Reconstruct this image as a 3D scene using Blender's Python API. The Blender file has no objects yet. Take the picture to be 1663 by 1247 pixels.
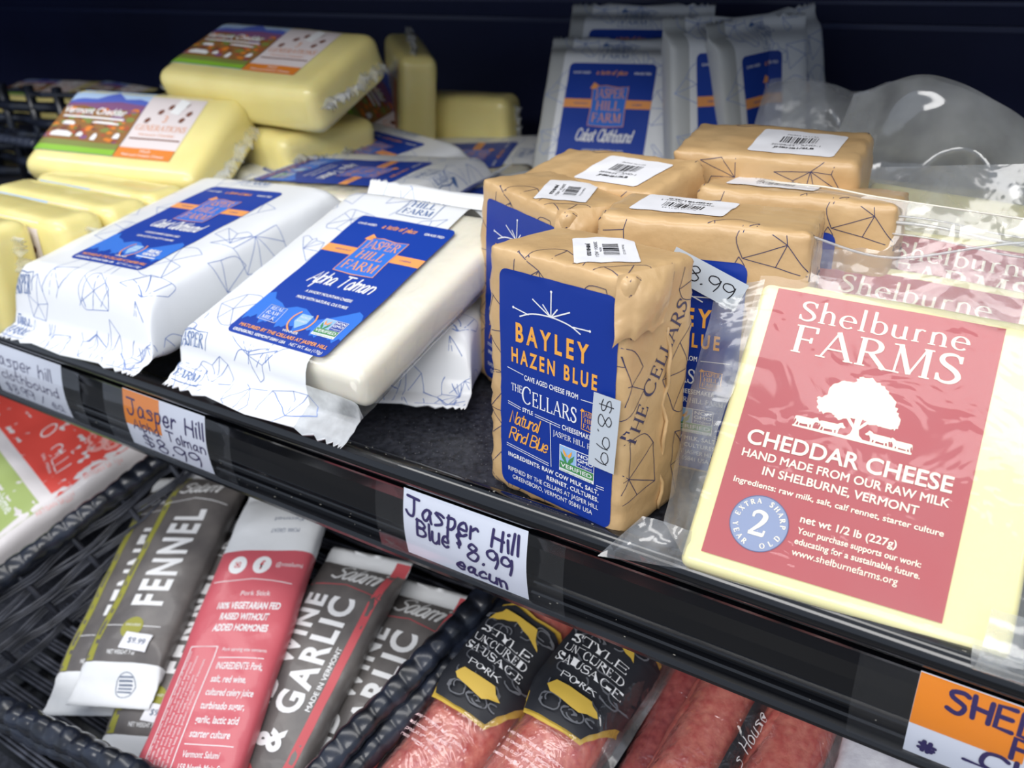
import bpy, bmesh, math, random
from mathutils import Vector, Matrix, Euler, noise
from mathutils.bvhtree import BVHTree
from mathutils.geometry import tessellate_polygon
SC = bpy.context.scene
COL = SC.collection
PI = math.pi
def R(d): return math.radians(d)

# ------------------------------------------------------------------ camera
F = 1450.0
cd = bpy.data.cameras.new('camera'); cam = bpy.data.objects.new('camera', cd); COL.objects.link(cam)
cd.sensor_width = 36.0; cd.lens = F / 1663.0 * 36.0
cd.clip_start = .01; cd.clip_end = 20
m = Matrix(((0.84126233, -0.21989131, 0.49388815, 0.15825516),
            (0.53955755, 0.39892934, -0.74143984, -0.2654532),
            (-0.0339903, 0.89022649, 0.45424824, 0.23119975),
            (0, 0, 0, 1)))
cam.matrix_world = m
cd.dof.use_dof = True; cd.dof.focus_distance = .37; cd.dof.aperture_fstop = 10.5
SC.camera = cam
# ------------------------------------------------------------------ view, world, lights
SC.view_settings.view_transform = 'Standard'; SC.view_settings.look = 'None'
SC.view_settings.gamma = 1; SC.view_settings.exposure = 0.0; SC.view_settings.use_curve_mapping = False
SC.cycles.transparent_max_bounces = 32
SC.cycles.max_bounces = 8
w = bpy.data.worlds.new('store_air'); w.use_nodes = True; SC.world = w
w.node_tree.nodes['Background'].inputs[0].default_value = (.72, .82, 1, 1)
w.node_tree.nodes['Background'].inputs[1].default_value = .62
def area(name, loc, target, sx, sy, power, col=(1, 1, 1)):
    l = bpy.data.lights.new(name, 'AREA'); l.shape = 'RECTANGLE'; l.size = sx; l.size_y = sy; l.energy = power; l.color = col
    o = bpy.data.objects.new(name, l); COL.objects.link(o); o.location = loc
    o.rotation_euler = (Vector(target) - Vector(loc)).to_track_quat('-Z', 'Y').to_euler(); return o
area('case_canopy_light', (-.1, -.16, .80), (-.1, .10, 0), 2.4, .20, 7.8, (1, .98, .95))
area('store_fill_light', (.3, -1.9, 1.45), (0, 0, -.05), 2.6, .8, 40, (1, .98, .96))  # added fill for the store's ambient light, set low to brighten rail and baskets

# ------------------------------------------------------------------ materials
def lin(c):
    c = c / 255.0
    return c / 12.92 if c <= .04045 else ((c + .055) / 1.055) ** 2.4
def rgb(r, g, b): return (lin(r), lin(g), lin(b), 1)
MATS = {}
def mat(name, col, rough=.5, spec=.5, coat=0, metal=0, sss=0, bump=0, bscale=60, noisecol=None, nscale=30, detail=4, trans=0, coatr=.08, namt=.5):
    if name in MATS: return MATS[name]
    m = bpy.data.materials.new(name); m.use_nodes = True; nt = m.node_tree; b = nt.nodes['Principled BSDF']
    b.inputs['Base Color'].default_value = rgb(*col); b.inputs['Roughness'].default_value = rough
    b.inputs['Specular IOR Level'].default_value = spec; b.inputs['Metallic'].default_value = metal
    b.inputs['Coat Weight'].default_value = coat; b.inputs['Coat Roughness'].default_value = coatr
    if sss:
        b.inputs['Subsurface Weight'].default_value = sss; b.inputs['Subsurface Radius'].default_value = (.006, .004, .002)
        b.inputs['Subsurface Scale'].default_value = 1
    tc = nt.nodes.new('ShaderNodeTexCoord')
    if bump:
        n = nt.nodes.new('ShaderNodeTexNoise'); n.inputs['Scale'].default_value = bscale; n.inputs['Detail'].default_value = detail
        bp = nt.nodes.new('ShaderNodeBump'); bp.inputs['Strength'].default_value = bump; bp.inputs['Distance'].default_value = .002
        nt.links.new(tc.outputs['Object'], n.inputs['Vector']); nt.links.new(n.outputs['Fac'], bp.inputs['Height'])
        nt.links.new(bp.outputs['Normal'], b.inputs['Normal'])
        if coat: nt.links.new(bp.outputs['Normal'], b.inputs['Coat Normal'])
    if noisecol:
        n = nt.nodes.new('ShaderNodeTexNoise'); n.inputs['Scale'].default_value = nscale; n.inputs['Detail'].default_value = 5
        r = nt.nodes.new('ShaderNodeValToRGB'); r.color_ramp.elements[0].position = .5 - namt * .3; r.color_ramp.elements[1].position = .5 + namt * .3
        r.color_ramp.elements[0].color = rgb(*noisecol); r.color_ramp.elements[1].color = rgb(*col)
        nt.links.new(tc.outputs['Object'], n.inputs['Vector']); nt.links.new(n.outputs['Fac'], r.inputs['Fac']); nt.links.new(r.outputs['Color'], b.inputs['Base Color'])
    MATS[name] = m; return m
def film(name, haze=.1, tint=(1, 1, 1), rough=.07, bump=.5, bscale=35, gloss=.12):
    """clear plastic film: mostly transparent, a glossy skin with wrinkles and a little milky haze"""
    if name in MATS: return MATS[name]
    m = bpy.data.materials.new(name); m.use_nodes = True; nt = m.node_tree; nt.nodes.clear()
    N = nt.nodes.new; L = nt.links.new
    out = N('ShaderNodeOutputMaterial'); tr = N('ShaderNodeBsdfTransparent'); gl = N('ShaderNodeBsdfGlossy'); df = N('ShaderNodeBsdfDiffuse'); tl = N('ShaderNodeBsdfTranslucent')
    tr.inputs[0].default_value = (*tint, 1); gl.inputs['Roughness'].default_value = rough
    df.inputs[0].default_value = (.85, .88, .9, 1); tl.inputs[0].default_value = (.85, .88, .9, 1)
    tc = N('ShaderNodeTexCoord'); n = N('ShaderNodeTexNoise'); n.inputs['Scale'].default_value = bscale; n.inputs['Detail'].default_value = 3; n.inputs['Distortion'].default_value = .6
    bp = N('ShaderNodeBump'); bp.inputs['Strength'].default_value = bump; bp.inputs['Distance'].default_value = .004
    L(tc.outputs['Object'], n.inputs['Vector']); L(n.outputs['Fac'], bp.inputs['Height']); L(bp.outputs['Normal'], gl.inputs['Normal'])
    lw = N('ShaderNodeLayerWeight'); lw.inputs[0].default_value = .5; L(bp.outputs['Normal'], lw.inputs['Normal'])
    fr = N('ShaderNodeMath'); fr.operation = 'POWER'; fr.inputs[1].default_value = 3.2; L(lw.outputs['Facing'], fr.inputs[0])
    ad = N('ShaderNodeMath'); ad.operation = 'ADD'; ad.inputs[1].default_value = gloss; ad.use_clamp = True; L(fr.outputs[0], ad.inputs[0])
    hz = N('ShaderNodeMixShader'); hz.inputs[0].default_value = .5; L(df.outputs[0], hz.inputs[1]); L(tl.outputs[0], hz.inputs[2])
    n2 = N('ShaderNodeTexNoise'); n2.inputs['Scale'].default_value = bscale * 1.3; n2.inputs['Detail'].default_value = 4; L(tc.outputs['Object'], n2.inputs['Vector'])
    mr = N('ShaderNodeMapRange'); mr.inputs['From Min'].default_value = .35; mr.inputs['From Max'].default_value = .75; mr.inputs['To Min'].default_value = haze * .5; mr.inputs['To Max'].default_value = haze * 1.8
    L(n2.outputs['Fac'], mr.inputs[0])
    a = N('ShaderNodeMixShader'); L(mr.outputs[0], a.inputs[0]); L(tr.outputs[0], a.inputs[1]); L(hz.outputs[0], a.inputs[2])
    b = N('ShaderNodeMixShader'); L(ad.outputs[0], b.inputs[0]); L(a.outputs[0], b.inputs[1]); L(gl.outputs[0], b.inputs[2])
    L(b.outputs[0], out.inputs[0]); MATS[name] = m; return m
def ink(name, col, rough=.45, coat=0): return mat('ink_' + name, col, rough, .4, coat, coatr=.15)

# ------------------------------------------------------------------ object helpers
def finish(name, bm, mats, parent=None, smooth=True, loc=None, recalc=True):
    if recalc: bmesh.ops.recalc_face_normals(bm, faces=bm.faces)
    me = bpy.data.meshes.new(name); bm.to_mesh(me); bm.free()
    for x in (mats if isinstance(mats, (list, tuple)) else [mats]): me.materials.append(x)
    if smooth: me.polygons.foreach_set('use_smooth', [True] * len(me.polygons))
    o = bpy.data.objects.new(name, me); COL.objects.link(o)
    if parent is not None: o.parent = parent
    if loc is not None: o.location = loc
    return o
def tag(o, label, cat, group=None):
    o['label'] = label; o['category'] = cat
    if group: o['group'] = group
    return o
def struct(o, label=None, cat=None):
    o['kind'] = 'structure'
    if label: o['label'] = label
    if cat: o['category'] = cat
    return o
def rootobj(name, label, cat, mtx, base=(0, 0, 0), group=None):
    """Empty at the thing's base; parts are modelled round the local origin and shifted by -base"""
    o = bpy.data.objects.new(name, None); COL.objects.link(o); o.empty_display_size = .01
    o.matrix_world = mtx @ Matrix.Translation(Vector(base)); o['base'] = list(base)
    tag(o, label, cat, group); return o
def sh(o): return -Vector(o['base'])
def copy_thing(src, mtx, label, group=None, skip=()):
    base = Vector(src['base'])
    c = src.copy(); COL.objects.link(c); c.matrix_world = mtx @ Matrix.Translation(base); c['label'] = label
    if group: c['group'] = group
    for ch in list(src.children):
        if ch.name.split('.')[0] in skip: continue
        k = ch.copy(); COL.objects.link(k); k.parent = c; k.matrix_parent_inverse = Matrix()
        for g in ch.children:
            if g.name.split('.')[0] in skip: continue
            q = g.copy(); COL.objects.link(q); q.parent = k; q.matrix_parent_inverse = Matrix()
    return c
def M(ex, ey, ez, x, y, z): return Matrix.Translation((x, y, z)) @ Euler((R(ex), R(ey), R(ez)), 'XYZ').to_matrix().to_4x4()
TL = 20.0
P0 = Vector((0, -.02, -.13)); PX = Vector((1, 0, 0)); PU = Vector((0, math.cos(R(TL)), math.sin(R(TL)))); PN = Vector((0, -math.sin(R(TL)), math.cos(R(TL))))
def LP(x, u, h=0): return P0 + PX * x + PU * u + PN * h          # a point over the sloping lower shelf
def LM(x, u, h, phi=0, pitch=0, roll=0):
    return Matrix.Translation(LP(x, u, h)) @ Matrix.Rotation(R(TL), 4, 'X') @ Matrix.Rotation(R(phi), 4, 'Z') @ Matrix.Rotation(R(pitch), 4, 'X') @ Matrix.Rotation(R(roll), 4, 'Y')

def grid_vals(h, r, g):
    n = max(1, int(round(2 * (h - r) / g)))
    v = [-h, -h + r * .3, -h + r * .65] + [-(h - r) + 2 * (h - r) * i / n for i in range(n + 1)] + [h - r * .65, h - r * .3, h]
    return v
def rbox(c, w, h, d, r, g=.005, disp=None, bm=None):
    """rounded box with a fine skin; disp(p, n) -> displaced point"""
    bm = bm or bmesh.new(); H = (w / 2, h / 2, d / 2); r = min(r, *[x * .98 for x in H])
    V = [grid_vals(x, r, g) for x in H]; cache = {}
    def vert(p):
        k = (round(p[0], 7), round(p[1], 7), round(p[2], 7))
        if k in cache: return cache[k]
        inner = Vector([max(-(H[i] - r), min(H[i] - r, p[i])) for i in range(3)])
        n = Vector(p) - inner
        n = n.normalized() if n.length > 1e-9 else Vector((0, 0, 1))
        q = inner + n * r + Vector(c)
        if disp: q = disp(q, n)
        cache[k] = bm.verts.new(q); return cache[k]
    for ax in range(3):
        a, b = [(1, 2), (2, 0), (0, 1)][ax]
        for s in (-1, 1):
            for i in range(len(V[a]) - 1):
                for j in range(len(V[b]) - 1):
                    q = []
                    for (ii, jj) in ((i, j), (i + 1, j), (i + 1, j + 1), (i, j + 1)):
                        p = [0, 0, 0]; p[ax] = s * H[ax]; p[a] = V[a][ii]; p[b] = V[b][jj]; q.append(vert(p))
                    if len(set(q)) == 4:
                        try: bm.faces.new(q if s > 0 else q[::-1])
                        except ValueError: pass
    return bm
def nz(p, s, o=0): return noise.noise(Vector((p[0] * s + o, p[1] * s + o * 1.7, p[2] * s - o)))
def crumple(a, s, o=0):
    def f(p, n):
        v = nz(p, s, o) * a + (abs(nz(p, s * 2.3, o + 3)) - .2) * a * .7
        return p + n * v
    return f
def tube(pts, r, seg=8, bm=None, rf=None, closed=False, caps=True):
    """swept round section; rf(i, ang) -> radius factor"""
    bm = bm or bmesh.new(); pts = [Vector(p) for p in pts]; n = len(pts); rings = []
    t0 = (pts[1] - pts[0]).normalized(); up = Vector((0, 0, 1)) if abs(t0.z) < .9 else Vector((0, 1, 0))
    u = t0.cross(up).normalized()
    for i in range(n):
        t = (pts[min(i + 1, n - 1)] - pts[max(i - 1, 0)]).normalized()
        u = (u - t * u.dot(t)).normalized(); v = t.cross(u)
        rings.append([bm.verts.new(pts[i] + (u * math.cos(2 * PI * k / seg) + v * math.sin(2 * PI * k / seg)) * (r[i] if isinstance(r, list) else r) * (rf(i, 2 * PI * k / seg) if rf else 1)) for k in range(seg)])
    for i in range(n - 1):
        for k in range(seg):
            bm.faces.new((rings[i][k], rings[i][(k + 1) % seg], rings[i + 1][(k + 1) % seg], rings[i + 1][k]))
    if caps: bm.faces.new(rings[0][::-1]); bm.faces.new(rings[-1])
    return bm
def box(bm, x0, x1, y0, y1, z0, z1):
    v = [bm.verts.new((x, y, z)) for z in (z0, z1) for y in (y0, y1) for x in (x0, x1)]
    for f in ((0, 1, 3, 2), (4, 6, 7, 5), (0, 4, 5, 1), (2, 3, 7, 6), (0, 2, 6, 4), (1, 5, 7, 3)): bm.faces.new([v[i] for i in f])
    return bm
def extrude_x(prof, x0, x1, n=1, bm=None, closed=False):
    bm = bm or bmesh.new(); rows = []
    for i in range(n + 1):
        x = x0 + (x1 - x0) * i / n; rows.append([bm.verts.new((x, p[0], p[1])) for p in prof])
    K = len(prof)
    for i in range(n):
        for k in range(K if closed else K - 1): bm.faces.new((rows[i][k], rows[i + 1][k], rows[i + 1][(k + 1) % K], rows[i][(k + 1) % K]))
    if closed: bm.faces.new(rows[0][::-1]); bm.faces.new(rows[-1])
    return bm
def sheet(a, b, c, d, nx=24, ny=16, amp=.002, s=60, o=0, bulge=0, fn=None):
    """film patch between corners a (u0v0) b (u1v0) c (u1v1) d (u0v1), wrinkled"""
    bm = bmesh.new(); a, b, c, d = [Vector(q) for q in (a, b, c, d)]; nn = (b - a).cross(d - a).normalized(); rows = []
    for j in range(ny + 1):
        v = j / ny; row = []
        for i in range(nx + 1):
            u = i / nx; p = a.lerp(b, u).lerp(d.lerp(c, u), v)
            k = nz(p, s, o) + .6 * (abs(nz(p, s * 2.1, o + 5)) - .2)
            p = p + nn * (k * amp * 2 + bulge * math.sin(PI * u) * math.sin(PI * v))
            if fn: p = fn(p, u, v)
            row.append(bm.verts.new(p))
        rows.append(row)
    for j in range(ny):
        for i in range(nx): bm.faces.new((rows[j][i], rows[j][i + 1], rows[j + 1][i + 1], rows[j + 1][i]))
    return bm

# ------------------------------------------------------------------ flat artwork: print on labels, laid on the surface of a thing
GL = {}
def smooth_pts(pts, n=4):
    if len(pts) < 3: return pts
    out = []
    for i in range(len(pts) - 1):
        p0 = pts[max(i - 1, 0)]; p1 = pts[i]; p2 = pts[i + 1]; p3 = pts[min(i + 2, len(pts) - 1)]
        for k in range(n):
            t = k / n
            out.append(tuple(.5 * (2 * p1[a] + (p2[a] - p0[a]) * t + (2 * p0[a] - 5 * p1[a] + 4 * p2[a] - p3[a]) * t * t + (3 * p1[a] - p0[a] - 3 * p2[a] + p3[a]) * t ** 3) for a in (0, 1)))
    out.append(pts[-1]); return out
# one-line letters on a 6 x 9 grid (baseline 0, cap height 9); strokes split by '|', '~' marks a straight stroke
HAND = {
'A': '~0 0 3 9 6 0|~1 3 5 3', 'B': '~0 0 0 9|0 9 3 9 5 7 3 5 0 5|0 5 4 5 6 2 3 0 0 0', 'C': '6 7 4 9 1 8 0 4 1 1 4 0 6 2', 'E': '~5 9 0 9 0 0 5 0|~0 5 4 5', 'F': '~5 9 0 9 0 0|~0 5 4 5',
'H': '~0 9 0 0|~5 9 5 0|~0 4.5 5 4.5', 'J': '~0 9 6 9|4 9 4 3 3 0 1 0 0 2', 'L': '~0 9 0 0 5 0', 'N': '~0 0 0 9 5 0 5 9', 'R': '~0 0 0 9|0 9 4 9 5 7 4 5 0 5|~2 5 6 0', 'S': '6 8 4 9 1 8 1 6 5 4 5 1 3 0 0 1',
'T': '~0 9 7 9|~3 9 3 0', 'U': '0 9 0 3 2 0 4 0 6 3 6 9', 'V': '~0 9 3 0 6 9', '$': '5 7 3 8 0 7 1 5 4 4 5 2 3 1 0 2|~2.5 9.5 2.5 -.5', '#': '~1 1 2 8|~4 1 5 8|~0 3 6 3|~0 6 6 6|~1 5 5 2',
'0': '3 9 0 7 0 2 3 0 5 2 5 7 3 9', '1': '~2 9 2 0', '2': '0 7 2 9 5 8 4 5 0 0|~0 0 5 0', '7': '~0 9 5 9 2 0', '8': '4 8 2 9 0 7 2 5 5 3 4 0 1 0 0 2 4 6 4 8', '9': '5 7 3 9 0 8 0 5 3 4 5 7|5 8 5 4 4 0', '.': '~0 0 .6 .6', ',': '~1 1 0 -1',
'a': '4 5 2 6 0 3 1 0 3 1 4 5|4 5 4 1 5 0', 'b': '0 9 0 0|0 4 3 5 4 3 3 0 0 0', 'c': '4 5 2 6 0 3 1 0 4 1', 'd': '4 5 1 5 0 2 2 0 4 2|4 9 4 0', 'e': '0 3 4 3 3 6 1 5 0 2 2 0 4 1', 'h': '0 9 0 0|0 4 2 6 4 4 4 0', 'i': '~0 5.5 0 0|~0 8 .3 8.3', 'l': '~0 9 0 0',
'm': '0 6 0 0|0 4 2 6 3 4 3 0|3 4 5 6 6 4 6 0', 'n': '0 6 0 0|0 4 2 6 4 4 4 0', 'o': '2 6 0 4 1 0 3 0 4 3 2 6', 'p': '0 6 0 -4|0 5 3 6 4 3 2 0 0 1', 'r': '0 6 0 0|0 4 2 6 3 5', 's': '4 5 2 6 0 5 3 3 3 1 0 0', 't': '1 8 1 1 3 0|~-.5 6 3 6', 'u': '0 6 0 1 2 0 4 2|4 6 4 0', 'w': '0 6 1 0 3 4 4 0 6 6', 'y': '0 6 1 2 3 2|4 6 3 -3 0 -4', 'f': '4 8 2 9 1 6 1 0|~-.5 5 3 5', '&': '6 0 1 7 2 9 4 8 3 5 0 3 1 0 4 0 6 3', '/': '~0 0 4 9', 'O': '3 9 0 7 0 2 3 0 6 2 6 7 3 9', 'I': '~0 0 0 9', ' ': ''}
def arc(cx, cy, rx, ry, a0, a1, n=14): return [(cx + rx * math.cos(R(a0 + (a1 - a0) * i / n)), cy + ry * math.sin(R(a0 + (a1 - a0) * i / n))) for i in range(n + 1)]
# book-face letters: S = stem x y0 y1, B = bowl arc, D = diagonal x0 y0 x1 y1 width, H = thin bar x0 x1 y, F = foot serif x y
K, k_ = .13, .058
def serif_glyph(c):
    S = lambda x, y0=0, y1=1, a=1, b=1: [('l', [(x, y0), (x, y1)], K)] + ([('f', x, y0, 1)] if a else []) + ([('f', x, y1, -1)] if b else [])
    D = lambda x0, y0, x1, y1, wd: [('l', [(x0, y0), (x1, y1)], wd)]
    Hh = lambda x0, x1, y: [('l', [(x0, y), (x1, y)], k_)]
    B = lambda cx, cy, rx, ry, a0, a1, n=16: [('b', cx, cy, rx, ry, a0, a1, n)]
    Vt = lambda x, y0, y1: [('l', [(x, y0), (x, y1)], k_ * 1.3)]
    G = {
     'A': D(.06, 0, .40, 1, k_) + D(.38, 1, .74, 0, K) + Hh(.17, .60, .34) + [('f', .06, 0, 1), ('f', .74, 0, 1)],
     'C': B(.45, .5, .39, .49, 48, 318) + Vt(.73, .68, .93), 'D': S(.14) + Hh(.14, .38, .978) + Hh(.14, .38, .022) + B(.36, .5, .40, .48, -90, 90),
     'E': S(.14) + Hh(.1, .58, .978) + Hh(.1, .60, .022) + Hh(.14, .48, .52) + Vt(.57, .80, 1) + Vt(.61, 0, .22) + Vt(.47, .42, .62),
     'F': S(.14) + Hh(.1, .56, .978) + Hh(.14, .46, .5) + Vt(.55, .78, 1) + Vt(.45, .4, .6),
     'G': B(.45, .5, .39, .49, 48, 318) + S(.76, .05, .42, 0, 1), 'H': S(.14) + S(.68) + Hh(.14, .68, .52), 'I': S(.14), 'J': S(.24, -.1, 1, 0, 1) + B(.1, -.1, .14, .16, -90, 0, 5),
     'L': S(.14) + Hh(.1, .58, .022) + Vt(.58, 0, .22), 'M': [('l', [(.12, 0), (.16, 1)], k_)] + D(.16, 1, .46, .02, K) + D(.46, .02, .78, 1, k_) + S(.82) + [('f', .12, 0, 1), ('f', .12, 1, -1)],
     'N': [('l', [(.12, 0), (.12, 1)], k_), ('l', [(.70, 0), (.70, 1)], k_)] + D(.12, 1, .70, 0, K) + [('f', .12, 0, 1), ('f', .12, 1, -1), ('f', .70, 1, -1)],
     'O': B(.46, .5, .40, .49, 0, 360, 26), 'P': S(.14) + B(.30, .74, .28, .24, -90, 90) + Hh(.14, .32, .978) + Hh(.14, .32, .5),
     'R': S(.14) + B(.30, .74, .26, .24, -90, 90) + Hh(.14, .32, .978) + Hh(.14, .32, .5) + D(.34, .5, .72, 0, K) + [('f', .72, 0, 1)],
     'S': [('s', [(.50, .80), (.44, .94), (.30, .98), (.14, .92), (.09, .76), (.18, .62), (.34, .51), (.47, .38), (.52, .22), (.42, .06), (.27, .01), (.12, .06), (.06, .22)])] + Vt(.52, .72, .96) + Vt(.05, .04, .28),
     'U': S(.14, .3, 1, 0, 1) + B(.40, .3, .26, .29, 180, 360) + [('l', [(.66, .3), (.66, 1)], k_), ('f', .66, 1, -1)], 'K': S(.14) + D(.2, .48, .62, 1, k_) + D(.26, .55, .70, 0, K) + [('f', .70, 0, 1), ('f', .62, 1, -1)],
     'T': S(.34, 0, 1, 1, 0) + Hh(.02, .66, .978) + Vt(.04, .78, 1) + Vt(.64, .78, 1), 'X': D(.08, 0, .62, 1, k_) + D(.10, 1, .64, 0, K) + [('f', .08, 0, 1), ('f', .64, 0, 1), ('f', .62, 1, -1), ('f', .1, 1, -1)],
     'W': D(.06, 1, .28, 0, K * .8) + D(.28, 0, .48, 1, k_) + D(.48, 1, .70, 0, K * .8) + D(.70, 0, .92, 1, k_), 'V': D(.06, 1, .38, 0, K) + D(.38, 0, .68, 1, k_),
     'Y': D(.34, .45, .62, 1, k_) + D(.08, 1, .34, .45, K) + S(.34, 0, .46, 1, 0) + [('f', .62, 1, -1), ('f', .08, 1, -1)],
     '2': [('s', [(.08, .72), (.10, .90), (.27, .99), (.44, .90), (.46, .72), (.36, .48), (.18, .22), (.06, .05)]), ('l', [(.04, .06), (.52, .06)], K), ('l', [(.52, .02), (.54, .26)], k_)],
     'h': S(.14, 0, 1.1, 1, 0) + B(.32, .42, .17, .24, 0, 150) + S(.50, 0, .44, 1, 0), 'e': B(.28, .32, .23, .32, 0, 315) + Hh(.06, .5, .36), 'l': S(.14, 0, 1.1, 1, 0),
     'b': S(.14, .02, 1.1, 0, 0) + B(.32, .32, .23, .32, -150, 150), 'u': S(.12, .2, .64, 0, 0) + B(.28, .2, .16, .19, 180, 330) + S(.48, 0, .64, 1, 0), 'r': S(.14, 0, .62, 1, 0) + B(.3, .42, .14, .2, 50, 150), 'n': S(.14, 0, .62, 1, 0) + B(.32, .42, .17, .22, 0, 150) + S(.50, 0, .44, 1, 0),
    }
    W = {'A': .82, 'C': .84, 'D': .84, 'E': .70, 'F': .64, 'G': .9, 'H': .84, 'I': .30, 'J': .40, 'L': .66, 'M': .98, 'N': .84, 'O': .92, 'P': .66, 'R': .78, 'S': .60, 'T': .70, 'U': .8, 'K': .8, 'W': 1.0, 'V': .74, 'X': .72, 'Y': .70, '2': .62, 'h': .66, 'e': .56, 'l': .30, 'b': .62, 'u': .64, 'r': .46, 'n': .66, ' ': .35}
    return G.get(c, []), W.get(c, .6)
def ribbon(pts, w):
    """quads along a polyline; w number or list"""
    V = []; Fc = []; n = len(pts)
    for i in range(n):
        a = pts[max(i - 1, 0)]; b = pts[min(i + 1, n - 1)]
        dx, dy = b[0] - a[0], b[1] - a[1]; l = math.hypot(dx, dy) or 1; nx, ny = -dy / l, dx / l
        ww = (w[i] if isinstance(w, list) else w) / 2
        V += [(pts[i][0] + nx * ww, pts[i][1] + ny * ww), (pts[i][0] - nx * ww, pts[i][1] - ny * ww)]
    for i in range(n - 1): Fc.append((2 * i, 2 * i + 1, 2 * i + 3, 2 * i + 2))
    return V, Fc
def mend_m(V, Fc, b):
    """the font's bold M fills in its counters: redraw that letter"""
    par = list(range(len(V)))
    def find(i):
        while par[i] != i: i = par[i]
        return i
    for f in Fc:
        for i in f[1:]: par[find(i)] = find(f[0])
    grp = {}
    for f in Fc: grp.setdefault(find(f[0]), []).append(f)
    V = list(V); out = []
    for fs in grp.values():
        ids = {i for f in fs for i in f}; x0 = min(V[i][0] for i in ids); x1 = max(V[i][0] for i in ids); y0 = min(V[i][1] for i in ids); y1 = max(V[i][1] for i in ids)
        ar = sum(abs(sum(V[f[k]][0] * V[f[(k + 1) % len(f)]][1] - V[f[(k + 1) % len(f)]][0] * V[f[k]][1] for k in range(len(f)))) / 2 for f in fs)
        if ar > .9 * (x1 - x0) * (y1 - y0) and x1 - x0 > .5:
            c = (x0 + x1) / 2; t = .095 + 2 * b; q = .092 + 1.5 * b
            P = [(x0, y0), (x0, y1), (x0 + q, y1), (c, .402 + 1.4 * b), (x1 - q, y1), (x1, y1), (x1, y0), (x1 - t, y0), (x1 - t, .51 - 2 * b), (c + .008, .267 - b), (c - .008, .267 - b), (x0 + t, .51 - 2 * b), (x0 + t, y0)]
            n = len(V); V += P; out += [tuple(n + k for k in q_) for q_ in tessellate_polygon([[Vector((x, y, 0)) for x, y in P]])]
        else: out += fs
    return V, out
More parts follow.
